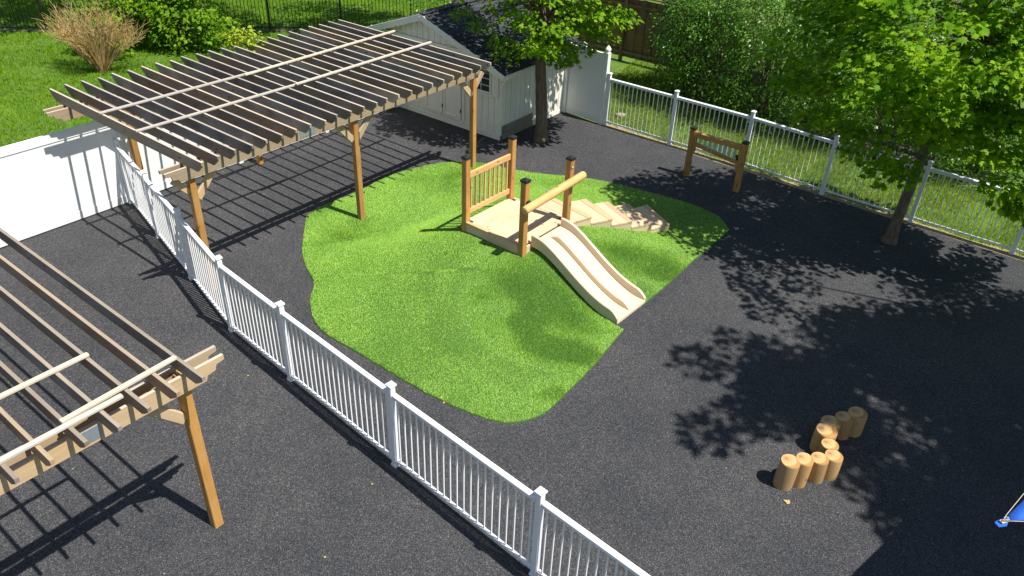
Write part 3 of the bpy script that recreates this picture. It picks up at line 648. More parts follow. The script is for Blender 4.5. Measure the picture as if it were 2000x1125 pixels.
# ------------------------------------------------------------------ play platform, railing, log handrail
pf = thing('play_platform', 'wooden play platform on the turf mound with capped posts and log handrail', 'platform', D3(DW / 2, DL / 2, .3))
PW = .115
corner = {'near_left': (0, 0), 'near_right': (0, DL), 'far_right': (DW, DL), 'far_left': (DW, 0)}
for a, b_ in corner.values():
    p = D2(a, b_); po_ = post('post', p[0], p[1], .15, ZT - .045, PW, 'cedar', pf, DTH, .008)
    h = PW / 2 + .008; me = mesh_from('cap', [(-h, -h, -.03), (h, -h, -.03), (h, h, -.03), (-h, h, -.03), (-h, -h, .012), (h, -h, .012), (h, h, .012), (-h, h, .012), (0, 0, .042)], [(3, 2, 1, 0), (0, 1, 5, 4), (1, 2, 6, 5), (2, 3, 7, 6), (3, 0, 4, 7), (4, 5, 8), (5, 6, 8), (6, 7, 8), (7, 4, 8)])
    obj('post_cap', me, 'cap', po_, (p[0], p[1], ZT - .035), Matrix.Rotation(DTH, 3, 'Z').to_quaternion())
duV = Vector((du[0], du[1], 0)); dwV = Vector((dw[0], dw[1], 0))
npl = 9; pw_ = (DL - .0) / npl
for i in range(npl):
    b_ = (i + .5) * pw_
    a0, a1 = (-.02, DW + .02)
    if i in (0, npl - 1): a0, a1 = PW / 2 + .003, DW - PW / 2 - .003
    plank('floor_plank', D3(a0, b_, ZD - .018), D3(a1, b_, ZD - .018), pw_ - .007, .036, 'deck', pf, .005)
for b_ in (0.0, DL):
    plank('rim_joist', D3(PW / 2, b_ + (-.03 if b_ == 0 else .03), ZD - .13), D3(DW - PW / 2, b_ + (-.03 if b_ == 0 else .03), ZD - .13), .038, .185, 'deck', pf)
for a in (-.035, DW + .035):
    plank('rim_joist', D3(a, PW / 2 + .002, ZD - .13), D3(a, DL - PW / 2 - .002, ZD - .13), .038, .185, 'deck', pf)
    plank('edge_board', D3(a, PW / 2 + .002, ZD - .017), D3(a, DL - PW / 2 - .002, ZD - .017), .07, .038, 'nosing', pf)
plank('top_rail', D3(PW / 2, 0, 1.72), D3(DW - PW / 2, 0, 1.72), .05, .115, 'railwood', pf, .008)
plank('bottom_rail', D3(PW / 2, 0, 1.01), D3(DW - PW / 2, 0, 1.01), .05, .10, 'railwood', pf, .008)
for i in range(9):
    a = PW / 2 + (DW - PW) * (i + .6) / 9.2
    p = D2(a, 0); plank('baluster', (p[0], p[1], 1.06), (p[0], p[1], 1.665), .030, .034, 'railwood', pf, .004, up=duV)
# log handrail on the slide side
la, lb = D3(-.20, DL + .16, 1.655), D3(DW + .22, DL + .16, 1.75)
lgp = [la.lerp(lb, t) for t in (0, .004, .012, .05, .3, .5, .7, .95, .988, .996, 1)]
vs, fs = tube([Vector((-(lb - la).length / 2 + (lb - la).length * t, 0, 0)) for t in (0, .006, .015, .05, .3, .5, .7, .95, .985, .994, 1)], [.055, .066, .071, .072, .073, .074, .073, .072, .071, .066, .055], 14)
obj('log_handrail', mesh_from('log', vs, fs, True), 'railwood', pf, (la + lb) / 2, frame(la, lb))
for a in (0, DW):
    plank('rail_bracket', D3(a, DL + PW / 2, 1.70), D3(a, DL + PW / 2 + .09, 1.66), .07, .10, 'cap', pf)
for a in (.48, .92):
    plank('steel_clip', D3(a, DL + .10, 1.735), D3(a + .09, DL + .10, 1.735), .05, .03, 'zinc', pf)
for (a, b_) in ((0, DL), (DW, DL)):
    plank('bolt_head', D3(a - .01, b_ - PW / 2 - .001, 1.66), D3(a - .01, b_ - PW / 2 - .02, 1.66), .035, .035, 'cap', pf)
bd = lathe([(.03, 0), (.03, .004)], 16); bp = D3(DW - .01, DL + PW / 2 + .001, 1.93); o = obj('badge', bd, 'cap', pf, bp, frame(Vector((0, 0, 0)), Vector((0, 0, 1)), dwV)); 
bd2 = lathe([(.021, 0), (.021, .002)], 16); obj('badge_face', bd2, 'badge', pf, bp + dwV * .0045, frame(Vector((0, 0, 0)), Vector((0, 0, 1)), dwV))

# ------------------------------------------------------------------ stairs down the mound
st = thing('wooden_stairs', 'broad wooden steps leading off the play platform across the mound', 'stairs', (2.3, 14.0, .1))
def quadprism(name, q, z, depth, mat, parent):
    me = prism([tuple(p) for p in q], z - depth, z); me.materials.append(M[mat])
    # put the grain direction on local X
    d = Vector((q[1][0] - q[0][0], q[1][1] - q[0][1], 0)); ang = math.atan2(d.y, d.x); c_ = Vector((sum(p[0] for p in q) / 4, sum(p[1] for p in q) / 4, z))
    me.transform(Matrix.Rotation(-ang, 4, 'Z') @ Matrix.Translation(-c_)); 
    return obj(name, me, None, parent, c_, Matrix.Rotation(ang, 3, 'Z').to_quaternion())
for k in range(5):
    f0, f1 = np.array(STEP[k][0]), np.array(STEP[k][1])
    if k == 0: b0, b1 = D2(DW + .07, DL - .06), D2(DW + .07, DL - 1.0)
    else: b0, b1 = np.array(STEP[k - 1][0]), np.array(STEP[k - 1][1])
    z = STZ[k]
    # body box under the tread
    ins = lambda p, c_, s_: c_ + (p - c_) * s_
    cc = (f0 + f1 + b0 + b1) / 4
    body = quadprism('step', [ins(p, cc, .985) for p in (f0, f1, b1, b0)], z - .032, .20, 'deck', st)
    nl = lambda t: (f0 + (b0 - f0) * t, f1 + (b1 - f1) * t)
    tn = .095 / max(.2, np.linalg.norm(b0 - f0))
    cuts = [(0, tn, 'nosing')]; rest = np.linspace(tn + .010, 1.0, 3)
    for a_, b_ in zip(rest[:-1], rest[1:]): cuts.append((a_, b_ - .010, 'deck'))
    for a_, b_, mt in cuts:
        q0, q1 = nl(a_); q2, q3 = nl(b_)
        quadprism('tread_board', [q0, q1, q3, q2], z + random.uniform(-.001, .001) + (.004 if mt == 'nosing' else 0), .034, mt, body)

# ------------------------------------------------------------------ slide
sl = thing('slide', 'beige plastic double-lane slide running down the front of the mound', 'slide', D3(DW / 2, DL + RUN, 0))
HWID = .43
def sweep(cs, t0=0.0, t1=1.0, n_=40, lift=None, close=True):
    vs, fs = [], []; m_ = len(cs)
    ts = np.linspace(t0, t1, n_)
    zz = slide_z(ts)
    ker = np.array([.25, .5, .25])
    fine = np.linspace(0, 1, 201); fz = slide_z(fine); 
    for _ in range(60): fz[1:-1] = np.convolve(fz, ker, 'valid')
    zz = np.interp(ts, fine, fz)
    for i, t in enumerate(ts):
        for (x, h) in cs:
            hh = h if lift is None else lift(t, x, h)
            vs.append(D3(DW / 2 + x, DL + .05 + t * (RUN - .03), zz[i] + hh))
    for i in range(n_ - 1):
        for k in range(m_ if close else m_ - 1):
            fs.append((i * m_ + k, i * m_ + (k + 1) % m_, (i + 1) * m_ + (k + 1) % m_, (i + 1) * m_ + k))
    if close: fs.append(tuple(range(m_))); fs.append(tuple(range((n_ - 1) * m_, n_ * m_))[::-1])
    me = fixnormals(mesh_from('slide', vs, fs, True)); return me
def autosm(o, ang=35):
    me = o.data; bm = bmesh.new(); bm.from_mesh(me)
    for e in bm.edges: e.smooth = not (len(e.link_faces) == 2 and e.calc_face_angle(0) > math.radians(ang))
    bm.to_mesh(me); bm.free()
autosm(obj('slide_bed', sweep([(-.40, -.03), (.40, -.03), (.40, 0), (.36, .0), (.0, -.006), (-.36, 0), (-.40, 0)]), 'slide', sl))
def wallz(t, x, h):   # walls taper to the foot and round off
    return h * (1.0 if t < .90 else 1.0 - .75 * ((t - .90) / .10) ** 2) if h > 0.02 else h
for sg in (-1, 1):
    cs = [(.445, -.07), (.455, .02), (.455, .145), (.444, .160), (.418, .160), (.402, .150), (.405, .020), (.398, .004), (.380, -.004), (.36, -.035)]
    autosm(obj('side_wall', sweep([(sg * x, h) for x, h in cs], lift=wallz), 'slide', sl))
autosm(obj('lane_divider', sweep([(-.044, -.01), (-.040, .004), (-.042, .100), (-.030, .112), (.030, .112), (.042, .100), (.040, .004), (.044, -.01)], .06, .985, lift=lambda t, x, h: h * min(1, max(0, (t - .06) / .09)) * (1 if t < .9 else max(.1, 1 - ((t - .9) / .085) ** 2)) if h > 0 else h), 'slide', sl))
plank('foot_lip', D3(DW / 2 - .44, DL + RUN + .012, .035), D3(DW / 2 + .44, DL + RUN + .012, .035), .03, .07, 'slide', sl, .01)

# ------------------------------------------------------------------ stepping logs
logs = [((3.672, 7.362), .43, .128, 'sunlit peeled log stump at the near end of the log line'), ((3.876, 7.418), .43, .118, 'peeled log stump second from the sunlit near end'), ((4.131, 7.503), .36, .118, 'peeled log stump third from the near end, with a pale top'),
        ((4.334, 7.575), .34, .122, 'half shaded log stump fourth from the near end'), ((4.345, 7.79), .34, .118, 'shaded log stump wedged at the bend of the line, fifth along'), ((4.375, 8.04), .37, .142, 'thickest shaded log stump, in the middle of the line'),
        ((4.500, 8.235), .36, .130, 'greyish shaded log stump behind the thickest one'), ((4.748, 8.36), .33, .125, 'reddish shaded log stump second from the far end'), ((4.950, 8.44), .35, .134, 'shaded log stump at the far end, knot in its top')]
for (x, y), h, r_, lab in logs:
    e = thing('log_stump', lab, 'log', (x, y, 0), 'line of upright stepping logs on the rubber ground')
    rnd = random.Random(int(x * 1000)); sides = 22
    prof = [(0.985, -.01), (1.0, .02), (1.01, h * .5), (1.0, h - .016), (.985, h - .005), (.955, h)]
    vs, fs = [], []
    ph = rnd.uniform(0, 6); ov = rnd.uniform(.01, .04)
    for k_, z in prof:
        for k in range(sides):
            t = 2 * math.pi * k / sides; q = r_ * k_ * (1 + ov * math.cos(2 * t + ph) + .012 * math.sin(5 * t + ph))
            vs.append((z, math.cos(t) * q, math.sin(t) * q))
    for i in range(len(prof) - 1):
        for k in range(sides): fs.append((i * sides + k, i * sides + (k + 1) % sides, (i + 1) * sides + (k + 1) % sides, (i + 1) * sides + k))
    me = fixnormals(mesh_from('log', vs, fs, True))
    tilt = Vector((rnd.uniform(-.03, .03), rnd.uniform(-.03, .03), 1)).normalized()
    q = frame(Vector((0, 0, 0)), tilt, Vector((1, 0, 0)))
    obj('log_side', me, 'log', e, (x, y, 0), q)
    top = [(math.cos(2 * math.pi * k / sides) * r_ * .957 * (1 + ov * math.cos(2 * (2 * math.pi * k / sides) + ph)), math.sin(2 * math.pi * k / sides) * r_ * .957 * (1 + ov * math.cos(2 * (2 * math.pi * k / sides) + ph))) for k in range(sides)]
    tm = mesh_from('log_top', [(a, b_, 0) for a, b_ in top] + [(0, 0, .002)], [(k, (k + 1) % sides, sides) for k in range(sides)])
    tz = Vector((0, 0, 1)).rotation_difference(tilt) @ Matrix.Rotation(0, 3, 'Z').to_quaternion()
    q2 = Matrix((q @ Vector((0, 1, 0)), q @ Vector((0, 0, 1)), q @ Vector((1, 0, 0)))).transposed().to_quaternion()
    obj('cut_top', tm, 'loggrain', e, Vector((x, y, 0)) + tilt * (h + .0005), q2)

# ------------------------------------------------------------------ chime frame
c0, c1 = Vector((3.95, 16.92, 0)), Vector((4.95, 16.18, 0)); cd = (c1 - c0).normalized(); cn = Vector((-cd.y, cd.x, 0)); ca = math.atan2(cd.y, cd.x)
cf_ = thing('chime_frame', 'wooden outdoor chime frame with green metal chimes by the back railing', 'chime', (c0 + c1) / 2)
CL = (c1 - c0).length
def C3(t, z, o_=0): return c0 + cd * t + cn * o_ + Vector((0, 0, z))
for t in (0, CL):
    p = C3(t, 0); po_ = post('post', p.x, p.y, -.02, 1.16, .12, 'cedar', cf_, ca, .008)
    h = .068; me = mesh_from('cap', [(-h, -h, -.03), (h, -h, -.03), (h, h, -.03), (-h, h, -.03), (-h, -h, .012), (h, -h, .012), (h, h, .012), (-h, h, .012), (0, 0, .04)], [(3, 2, 1, 0), (0, 1, 5, 4), (1, 2, 6, 5), (2, 3, 7, 6), (3, 0, 4, 7), (4, 5, 8), (5, 6, 8), (6, 7, 8), (7, 4, 8)])
    obj('post_cap', me, 'cap', po_, (p.x, p.y, 1.17), Matrix.Rotation(ca, 3, 'Z').to_quaternion())
for t in (.085, CL - .085): plank('side_cleat', C3(t, .45 if t > .5 else .62), C3(t, 1.10), .09, .045, 'cedar', cf_, up=cd)
plank('top_beam', C3(.061, 1.03), C3(CL - .061, 1.03), .10, .115, 'cedar', cf_, .008)
plank('lower_beam', C3(.11, .80), C3(CL - .11, .66), .07, .085, 'cedar', cf_, .008)
for i in range(8):
    t = .20 + i * (CL - .40) / 7; zl = .93 - .01 * i; zb = .80 - .03 - .012 * i + .03
    lo_ = .86 - (t / CL) * .20
    plank('chime_plate', C3(t, lo_), C3(t, .965), .010, .072, 'chime', cf_, .003, up=cd)
for t, zb in ((.43, .32), (.52, .29)):
    vs, fs = joinparts([tube([C3(t, .93, -.06), C3(t, zb + .12, -.07)], [.004, .004], 5)])
    obj('mallet_cord', mesh_from('cord', vs, fs), 'badge', cf_)
    vs, fs = tube([C3(t, zb + .12, -.07), C3(t, zb + .05, -.07), C3(t + .02, zb + .02, -.07), C3(t, zb, -.07), C3(t - .025, zb + .02, -.07)], [.008, .009, .010, .010, .006], 7)
    obj('mallet_hook', mesh_from('hook', vs, fs, True), 'badge', cf_)
plank('latch', C3(CL - .13, .86, -.06), C3(CL - .10, .74, -.06), .02, .05, 'blackmetal', cf_)

# ------------------------------------------------------------------ foliage
def leaf_template(kind):
    if kind == 'maple':
        h_ = [(0, 0), (.26, -.03), (.24, .13), (.54, .27), (.30, .38), (.36, .66), (.13, .58), (0, 1.0)]
        out = h_ + [(-x, y) for x, y in h_[-2:0:-1]]
        v_ = [(0, .36, .0)] + [(x, y - .0, -.16 * abs(x) - .10 * y * y) for x, y in out]
        f_ = [(0, i, i % len(out) + 1) for i in range(1, len(out) + 1)]
        v_ = np.array(v_); f_ = np.array([(0, i + 1, (i + 1) % len(out) + 1) for i in range(len(out))])
    elif kind == 'maple_small':
        h_ = [(0, 0), (.25, .05), (.50, .34), (.26, .42), (.22, .62), (0, 1.0)]
        out = h_ + [(-x, y) for x, y in h_[-2:0:-1]]
        v_ = np.array([(0, .4, 0.)] + [(x, y, -.18 * abs(x) - .10 * y * y) for x, y in out]); f_ = np.array([(0, i + 1, (i + 1) % len(out) + 1) for i in range(len(out))])
    else:
        v_ = np.array([(0, 0, 0), (.26, .42, .06), (0, 1, -.10), (-.26, .42, .06), (0, .45, 0.)]); f_ = np.array([(0, 1, 4), (1, 2, 4), (2, 3, 4), (3, 0, 4)])
    return v_, f_
def leaves(P, N, T, size, kind):
    tv_, tf_ = leaf_template(kind); k = len(P)
    N = N / np.linalg.norm(N, axis=1)[:, None]; T = T - N * np.sum(T * N, 1)[:, None]; T /= np.linalg.norm(T, axis=1)[:, None] + 1e-9; X = np.cross(T, N)
    V = P[:, None, :] + size[:, None, None] * (tv_[None, :, 0:1] * X[:, None, :] + tv_[None, :, 1:2] * T[:, None, :] + tv_[None, :, 2:3] * N[:, None, :])
    F = tf_[None] + (np.arange(k) * len(tv_))[:, None, None]
    return V.reshape(-1, 3), F.reshape(-1, 3)
def crown_leaves(C, R, per, size, kind, centre, flat=.32, upn=1.0):
    """clusters C (n,3), radius R (n): layered sprays of leaves facing up and out"""
    n_ = len(C); idx = np.repeat(np.arange(n_), per); k = len(idx)
    a = rng.uniform(0, 2 * np.pi, k); rad = np.sqrt(rng.uniform(0, 1, k)); rr__ = R[idx] * rad
    off = np.stack([np.cos(a) * rr__, np.sin(a) * rr__, rng.normal(0, flat * .5, k) * R[idx] - .28 * rad ** 2 * R[idx]], 1)
    P = C[idx] + off
    out = P - centre; out[:, 2] *= .35; out /= np.linalg.norm(out, axis=1)[:, None] + 1e-6
    N = np.stack([np.zeros(k), np.zeros(k), np.full(k, upn)], 1) + out * .45 + rng.normal(0, .38, (k, 3))
    T = off * np.array([1, 1, 0]) / (R[idx][:, None]) + out * .6 + rng.normal(0, .35, (k, 3)) + np.array([0, 0, -.35])
    s_ = size * rng.uniform(.5, 1.25, k)
    return leaves(P, N, T, s_, kind)
def ellipsoid_clusters(c_, r_, n_, inner=.45, zmin=-1e9, rad=(.4, .6)):
    out = []
    while len(out) < n_:
        q = rng.normal(size=3); q /= np.linalg.norm(q); q *= rng.uniform(inner ** 3, 1) ** (1 / 3)
        p = np.array(c_) + q * np.array(r_)
        if p[2] > zmin: out.append(p)
    return np.array(out), rng.uniform(*rad, n_)
def trunk_mesh(path, radii, sides=16, flare=0.0, rough=.06):
    pth = []; rad = []
    seg = 7
    for i in range(len(path) - 1):
        for j in range(seg):
            t = j / seg; pth.append(Vector(path[i]).lerp(Vector(path[i + 1]), t)); rad.append(radii[i] * (1 - t) + radii[i + 1] * t)
    pth.append(Vector(path[-1])); rad.append(radii[-1])
    vs, fs = tube(pth, rad, sides)
    ph = [random.uniform(-1, 1) for _ in range(sides)]
    for i in range(len(pth)):
        hgt = (pth[i] - pth[0]).length
        for k in range(sides):
            v_ = vs[i * sides + k]; d = v_ - pth[i]
            f = 1 + rough * ph[k] + rough * .7 * random.uniform(-1, 1) + flare * math.exp(-hgt / .16) * (1 + .8 * ph[(k * 3) % sides])
            vs[i * sides + k] = pth[i] + d * f
    return mesh_from('trunk', vs, fs, True)
def branch_net(start, C, radius, n_sub=None):
    parts = []
    for i, c_ in enumerate(C):
        c_ = Vector(c_); s_ = Vector(start[rng.integers(len(start))])
        mid = s_.lerp(c_, .5) + Vector((random.uniform(-.2, .2), random.uniform(-.2, .2), random.uniform(.0, .3)))
        parts.append(tube([s_, s_.lerp(mid, .6), mid, mid.lerp(c_, .6), c_], [radius, radius * .8, radius * .55, radius * .35, radius * .15], 6, cap=False))
    vs, fs = joinparts(parts); return mesh_from('branches', vs, fs, True)
def tree(label, base, path, radii, C, R, per, size, leafkind, leafmat_, brad, nbr, group=None, sides=16, flare=.35, cat='tree', name='maple_tree', split=None):
    e = thing(name, label, cat, (base[0], base[1], 0), group)
    obj('trunk', trunk_mesh(path, radii, sides, flare), 'bark', e)
    top = [path[-1], tuple(Vector(path[-1]).lerp(Vector(path[-2]), .35)), tuple(Vector(path[-1]).lerp(Vector(path[-2]), .7))]
    sel = C[rng.choice(len(C), min(nbr, len(C)), replace=False)]
    obj('branches', branch_net(top, sel, brad), 'bark', e)
    V, F = crown_leaves(C, R, per, size, leafkind, np.array([path[-1][0], path[-1][1], C[:, 2].mean()]))
    obj('crown', fastmesh('crown', V, F), leafmat_, e)
    return e
# maple beside the shed
C, R = ellipsoid_clusters((0.45, 18.9, 4.2), (2.25, 2.1, 2.15), 105, .3, 2.35, (.34, .52))
hang = np.array([(1.05, 18.5, 2.15), (1.35, 18.7, 2.35), (-.95, 18.6, 2.85), (-.45, 18.3, 2.55), (1.9, 18.8, 2.65), (.55, 18.2, 2.75), (-1.4, 18.9, 3.0), (1.6, 18.4, 2.9), (0.1, 18.3, 3.0), (.95, 18.15, 3.05), (-.35, 18.6, 2.25), (2.1, 18.9, 3.1)])
C = np.concatenate([C, hang]); R = np.concatenate([R, np.full(len(hang), .36)])
tree('young maple with straight trunk growing beside the cream shed', (.58, 18.62), [(.58, 18.62, -.03), (.56, 18.64, .5), (.50, 18.66, 1.4), (.42, 18.68, 2.4), (.45, 18.75, 3.8)], [.155, .142, .135, .115, .06], C, R, 92, .12, 'maple_small', 'maple2', .04, 60)
# leaning maple at the right
C, R = ellipsoid_clusters((7.3, 13.9, 4.7), (2.9, 1.95, 2.6), 160, .35, 2.3, (.40, .58))
low = np.array([(6.1, 14.6, 2.35), (6.6, 14.2, 1.95), (7.0, 13.7, 1.75), (6.9, 13.3, 2.1), (6.3, 13.6, 2.5), (5.5, 14.2, 2.6), (5.0, 14.4, 3.2), (4.6, 14.3, 3.7), (5.2, 14.0, 3.4), (5.9, 13.9, 3.1), (4.5, 14.0, 4.1),
                (8.4, 12.5, 2.1), (8.8, 12.6, 1.75), (9.2, 12.7, 1.55), (8.7, 12.1, 2.2), (9.1, 12.2, 1.9), (9.5, 12.5, 1.7), (8.1, 12.6, 2.6), (8.6, 12.2, 2.8), (9.3, 12.0, 2.4), (9.7, 12.8, 2.0), (7.6, 12.9, 2.9), (7.1, 13.2, 2.8), (9.6, 12.9, 1.3), (8.2, 12.8, 3.1), (9.1, 13.4, 2.2), (9.9, 13.2, 1.6)])
C2, _ = ellipsoid_clusters((8.9, 13.2, 3.7), (1.2, 1.1, 1.4), 30, .2)
C = np.concatenate([C, low, C2]); R = np.concatenate([R, rng.uniform(.34, .48, len(low) + len(C2))])
tree('large maple with leaning trunk overhanging the back railing', (7.68, 14.15), [(7.63, 14.10, -.03), (7.65, 14.12, .5), (7.70, 14.15, 1.2), (7.76, 14.2, 2.0), (7.8, 14.1, 3.2), (7.8, 14.0, 4.6)], [.118, .102, .095, .088, .075, .045], C, R, 108, .132, 'maple', 'maple', .022, 45)
# trees standing outside the right edge whose shade falls on the rubber ground
C, R = ellipsoid_clusters((11.95, 6.0, 9.4), (3.2, 2.9, 1.9), 170, .2, 7.3, (.5, .75))
xt = np.array([(8.0, 6.3, 9.2), (7.6, 6.0, 9.4), (7.3, 5.7, 9.5), (8.2, 7.0, 9.0), (7.8, 7.2, 9.2), (7.4, 7.4, 9.3), (8.5, 7.8, 9.1), (8.1, 8.0, 9.2), (8.7, 6.5, 9.0), (9.0, 7.6, 9.0)])
C3_, _ = ellipsoid_clusters((8.9, 6.6, 9.3), (1.05, .85, .5), 26, .1)
C = np.concatenate([C, xt, C3_]); R = np.concatenate([R, rng.uniform(.34, .5, len(xt) + len(C3_))])
tree('tall shade maple just outside the right edge, seen only by its shadow', (13.4, 6.2), [(13.4, 6.2, -.03), (13.3, 6.2, 2.2), (13.0, 6.1, 5.0), (12.2, 5.9, 7.8)], [.24, .21, .18, .11], C, R, 115, .16, 'maple_small', 'maple', .05, 40, name='shade_tree')
C, R = ellipsoid_clusters((11.0, 9.0, 5.7), (3.0, 1.8, 1.6), 165, .2, 3.8, (.45, .65))
xt = np.array([(8.0, 9.6, 5.6), (7.5, 10.3, 5.7), (7.9, 10.9, 5.5), (7.3, 9.9, 6.0), (7.1, 10.6, 5.9), (8.4, 9.0, 5.9), (7.0, 11.2, 5.6), (7.5, 11.6, 5.4)])
C = np.concatenate([C, xt]); R = np.concatenate([R, rng.uniform(.36, .5, len(xt))])
tree('shade maple behind the first, outside the right edge', (12.8, 9.6), [(12.8, 9.6, -.03), (12.7, 9.6, 1.2), (12.4, 9.5, 3.0), (12.0, 9.4, 4.6)], [.2, .18, .16, .1], C, R, 105, .14, 'maple_small', 'maple', .05, 40, name='shade_tree')
# tree above the black fence, its crown out of frame
C, R = ellipsoid_clusters((-9.6, 26.2, 5.4), (3.6, 2.6, 1.6), 100, .2, 3.7, (.5, .7))
tree('tall tree behind the green bush near the black fence', (-11.6, 26.3), [(-11.6, 26.3, -.03), (-11.5, 26.3, 1.2), (-11.2, 26.3, 3.0), (-10.6, 26.2, 4.6)], [.17, .15, .13, .08], C, R, 50, .16, 'maple_small', 'maple', .05, 35, name='shade_tree')

C, R = ellipsoid_clusters((-15.8, 26.4, 5.6), (3.2, 2.6, 1.5), 90, .2, 3.9, (.5, .7))
tree('tall tree outside the left edge shading the far lawn corner', (-20.5, 27.0), [(-20.5, 27.0, -.03), (-20.3, 27.0, 1.2), (-19.5, 26.9, 3.2), (-18.0, 26.6, 5.0)], [.2, .18, .15, .08], C, R, 60, .16, 'maple_small', 'maple', .05, 30, name='shade_tree')
C, R = ellipsoid_clusters((-4.6, 27.6, 5.6), (2.6, 2.2, 1.4), 60, .2, 4.2, (.5, .7))
tree('tall tree behind the shed roof, crown above the frame', (-2.4, 29.6), [(-2.4, 29.6, -.03), (-2.5, 29.5, 1.2), (-2.9, 29.0, 3.2), (-3.8, 28.2, 5.0)], [.16, .15, .12, .08], C, R, 60, .16, 'maple_small', 'maple', .05, 30, name='shade_tree')
def shrub(name, label, c_, r_, n_, per, size, leafkind, mat, zmin=.15, rad=(.28, .42), group=None, nst=26, inner=.55, cat='shrub'):
    C, R = ellipsoid_clusters(c_, r_, n_, inner, zmin, rad)
    e = thing(name, label, cat, (c_[0], c_[1], 0), group)
    base = [(c_[0] + random.uniform(-.18, .18), c_[1] + random.uniform(-.18, .18), -.03) for _ in range(6)]
    obj('stems', branch_net(base, C[rng.choice(len(C), min(nst, len(C)), replace=False)], .03), 'bark', e)
    V, F = crown_leaves(C, R, per, size, leafkind, np.array(c_), .5, .55)
    obj('foliage', fastmesh('foliage', V, F), mat, e)
    return e
gsh = 'dense dark shrubs behind the back railing'
shp = [((4.85, 22.6, 1.9), (1.05, 1.1, 2.2), 'dense dark green shrub at the left end of the row, against the brown fence'), ((5.3, 21.8, 2.0), (1.5, 1.4, 2.5), 'tall dense shrub with glossy leaves, second from the brown fence'),
       ((6.65, 20.8, 2.0), (1.5, 1.5, 2.6), 'dense shrub behind the middle of the back railing'), ((8.05, 19.95, 2.0), (1.5, 1.5, 2.6), 'dense shrub behind the chime frame and maple leaves'),
       ((9.6, 19.1, 2.0), (1.6, 1.4, 2.6), 'shaded shrub behind the old timber and the leaning maple'), ((11.2, 18.0, 2.0), (1.7, 1.5, 2.6), 'shaded shrub behind the maple crown near the right edge'),
       ((7.6, 23.4, 2.2), (2.2, 1.3, 2.7), 'tall shrub in the second row, above the others at the top edge'), ((11.4, 21.6, 2.3), (2.4, 1.4, 2.9), 'tall shrub in the second row at the top right')]
for c_, r_, lab in shp: shrub('leafy_shrub', lab, c_, r_, 175, 64, .09, 'oval', 'shrub', .12, (.30, .46), gsh)
shrub('leafy_shrub', 'dark leafy bush behind the shed roof at the top edge', (-1.6, 24.6, 1.4), (2.0, 1.0, 1.5), 80, 50, .09, 'oval', 'shrub', .2, (.3, .45))
shrub('leafy_bush', 'bright green broad-leaved bush at the top left near the black fence', (-11.0, 25.1, .95), (1.75, .9, 1.15), 120, 48, .13, 'maple_small', 'bushleaf', .25, (.28, .42))
shrub('leafy_bush', 'small bright green bush behind the bare brown shrub', (-12.6, 24.0, .9), (.9, .6, 1.3), 42, 40, .12, 'maple_small', 'bushleaf', .2, (.25, .36))
# straggly plant rising through the pergola
e = thing('wild_plant', 'tall yellow-green wild plant poking above the pergola rafters', 'plant', (-6.28, 17.25, 0))
parts = []; tips = []
for i in range(9):
    x, y = -6.12 + random.uniform(-.15, .15), 17.12 + random.uniform(-.10, .10); tx, ty = x + random.uniform(-.28, .28), y + random.uniform(-.15, .15); hz = random.uniform(2.6, 2.92)
    parts.append(tube([(x, y, -.03), (x, y, 1.2), ((x + tx) / 2, (y + ty) / 2, 2.0), (tx, ty, hz)], [.012, .010, .007, .003], 5)); tips.append((tx, ty, hz))
vs, fs = joinparts(parts); obj('stems', mesh_from('stems', vs, fs, True), 'bark', e)
Ck = np.array([(a, b_, c_ - d) for a, b_, c_ in tips for d in (0.02, .2, .42, .8)]); V, F = crown_leaves(Ck, np.full(len(Ck), .16), 26, .10, 'oval', np.array([-6.12, 17.12, 2.0]), .8, .4)
obj('foliage', fastmesh('foliage', V, F), 'limeleaf', e)
for i, (x, y, lab) in enumerate([(-9.3, 21.6, 'low leafy clump on the lawn behind the pergola'), (-8.3, 22.6, 'low leafy clump farther back, near the black fence')]):
    shrub('leafy_clump', lab, (x, y, .25), (.9, .55, .35), 30, 34, .09, 'oval', 'bushleaf', .03, (.2, .3), 'clumps on the lawn', 8, .3, 'plant')
# bare twiggy shrub
e = thing('twiggy_shrub', 'bare brown twiggy shrub fanning up from the lawn', 'shrub', (-12.22, 22.45, 0))
parts = []
for i in range(150):
    a = random.uniform(0, 2 * math.pi); sp = random.uniform(.05, 1) ** .6; tx, ty, tz = math.cos(a) * sp * 1.45, math.sin(a) * sp * .9, random.uniform(1.35, 2.1) * (1 - .38 * sp * sp)
    b_ = Vector((-12.22 + math.cos(a) * .14 * random.random(), 22.45 + math.sin(a) * .12 * random.random(), -.03)); t_ = Vector((-12.22 + tx, 22.45 + ty, tz))
    mid = b_.lerp(t_, .5) + Vector((-math.cos(a) * .03 * sp, -math.sin(a) * .03 * sp, .10)); 
    parts.append(tube([b_, b_.lerp(mid, .5), mid, mid.lerp(t_, .5), t_], [.012, .010, .008, .006, .003], 3, cap=False))
    for j in range(9):
        s_ = mid.lerp(t_, random.uniform(.1, 1)); d = Vector((math.cos(a) * .5 + random.uniform(-.8, .8), math.sin(a) * .5 + random.uniform(-.8, .8), random.uniform(.2, 1.2))).normalized() * random.uniform(.12, .38)
        parts.append(tube([s_, s_ + d * .55 + Vector((0, 0, .02)), s_ + d], [.006, .005, .003], 3, cap=False))
vs, fs = joinparts(parts); obj('twigs', mesh_from('twigs', vs, fs), 'twig', e)

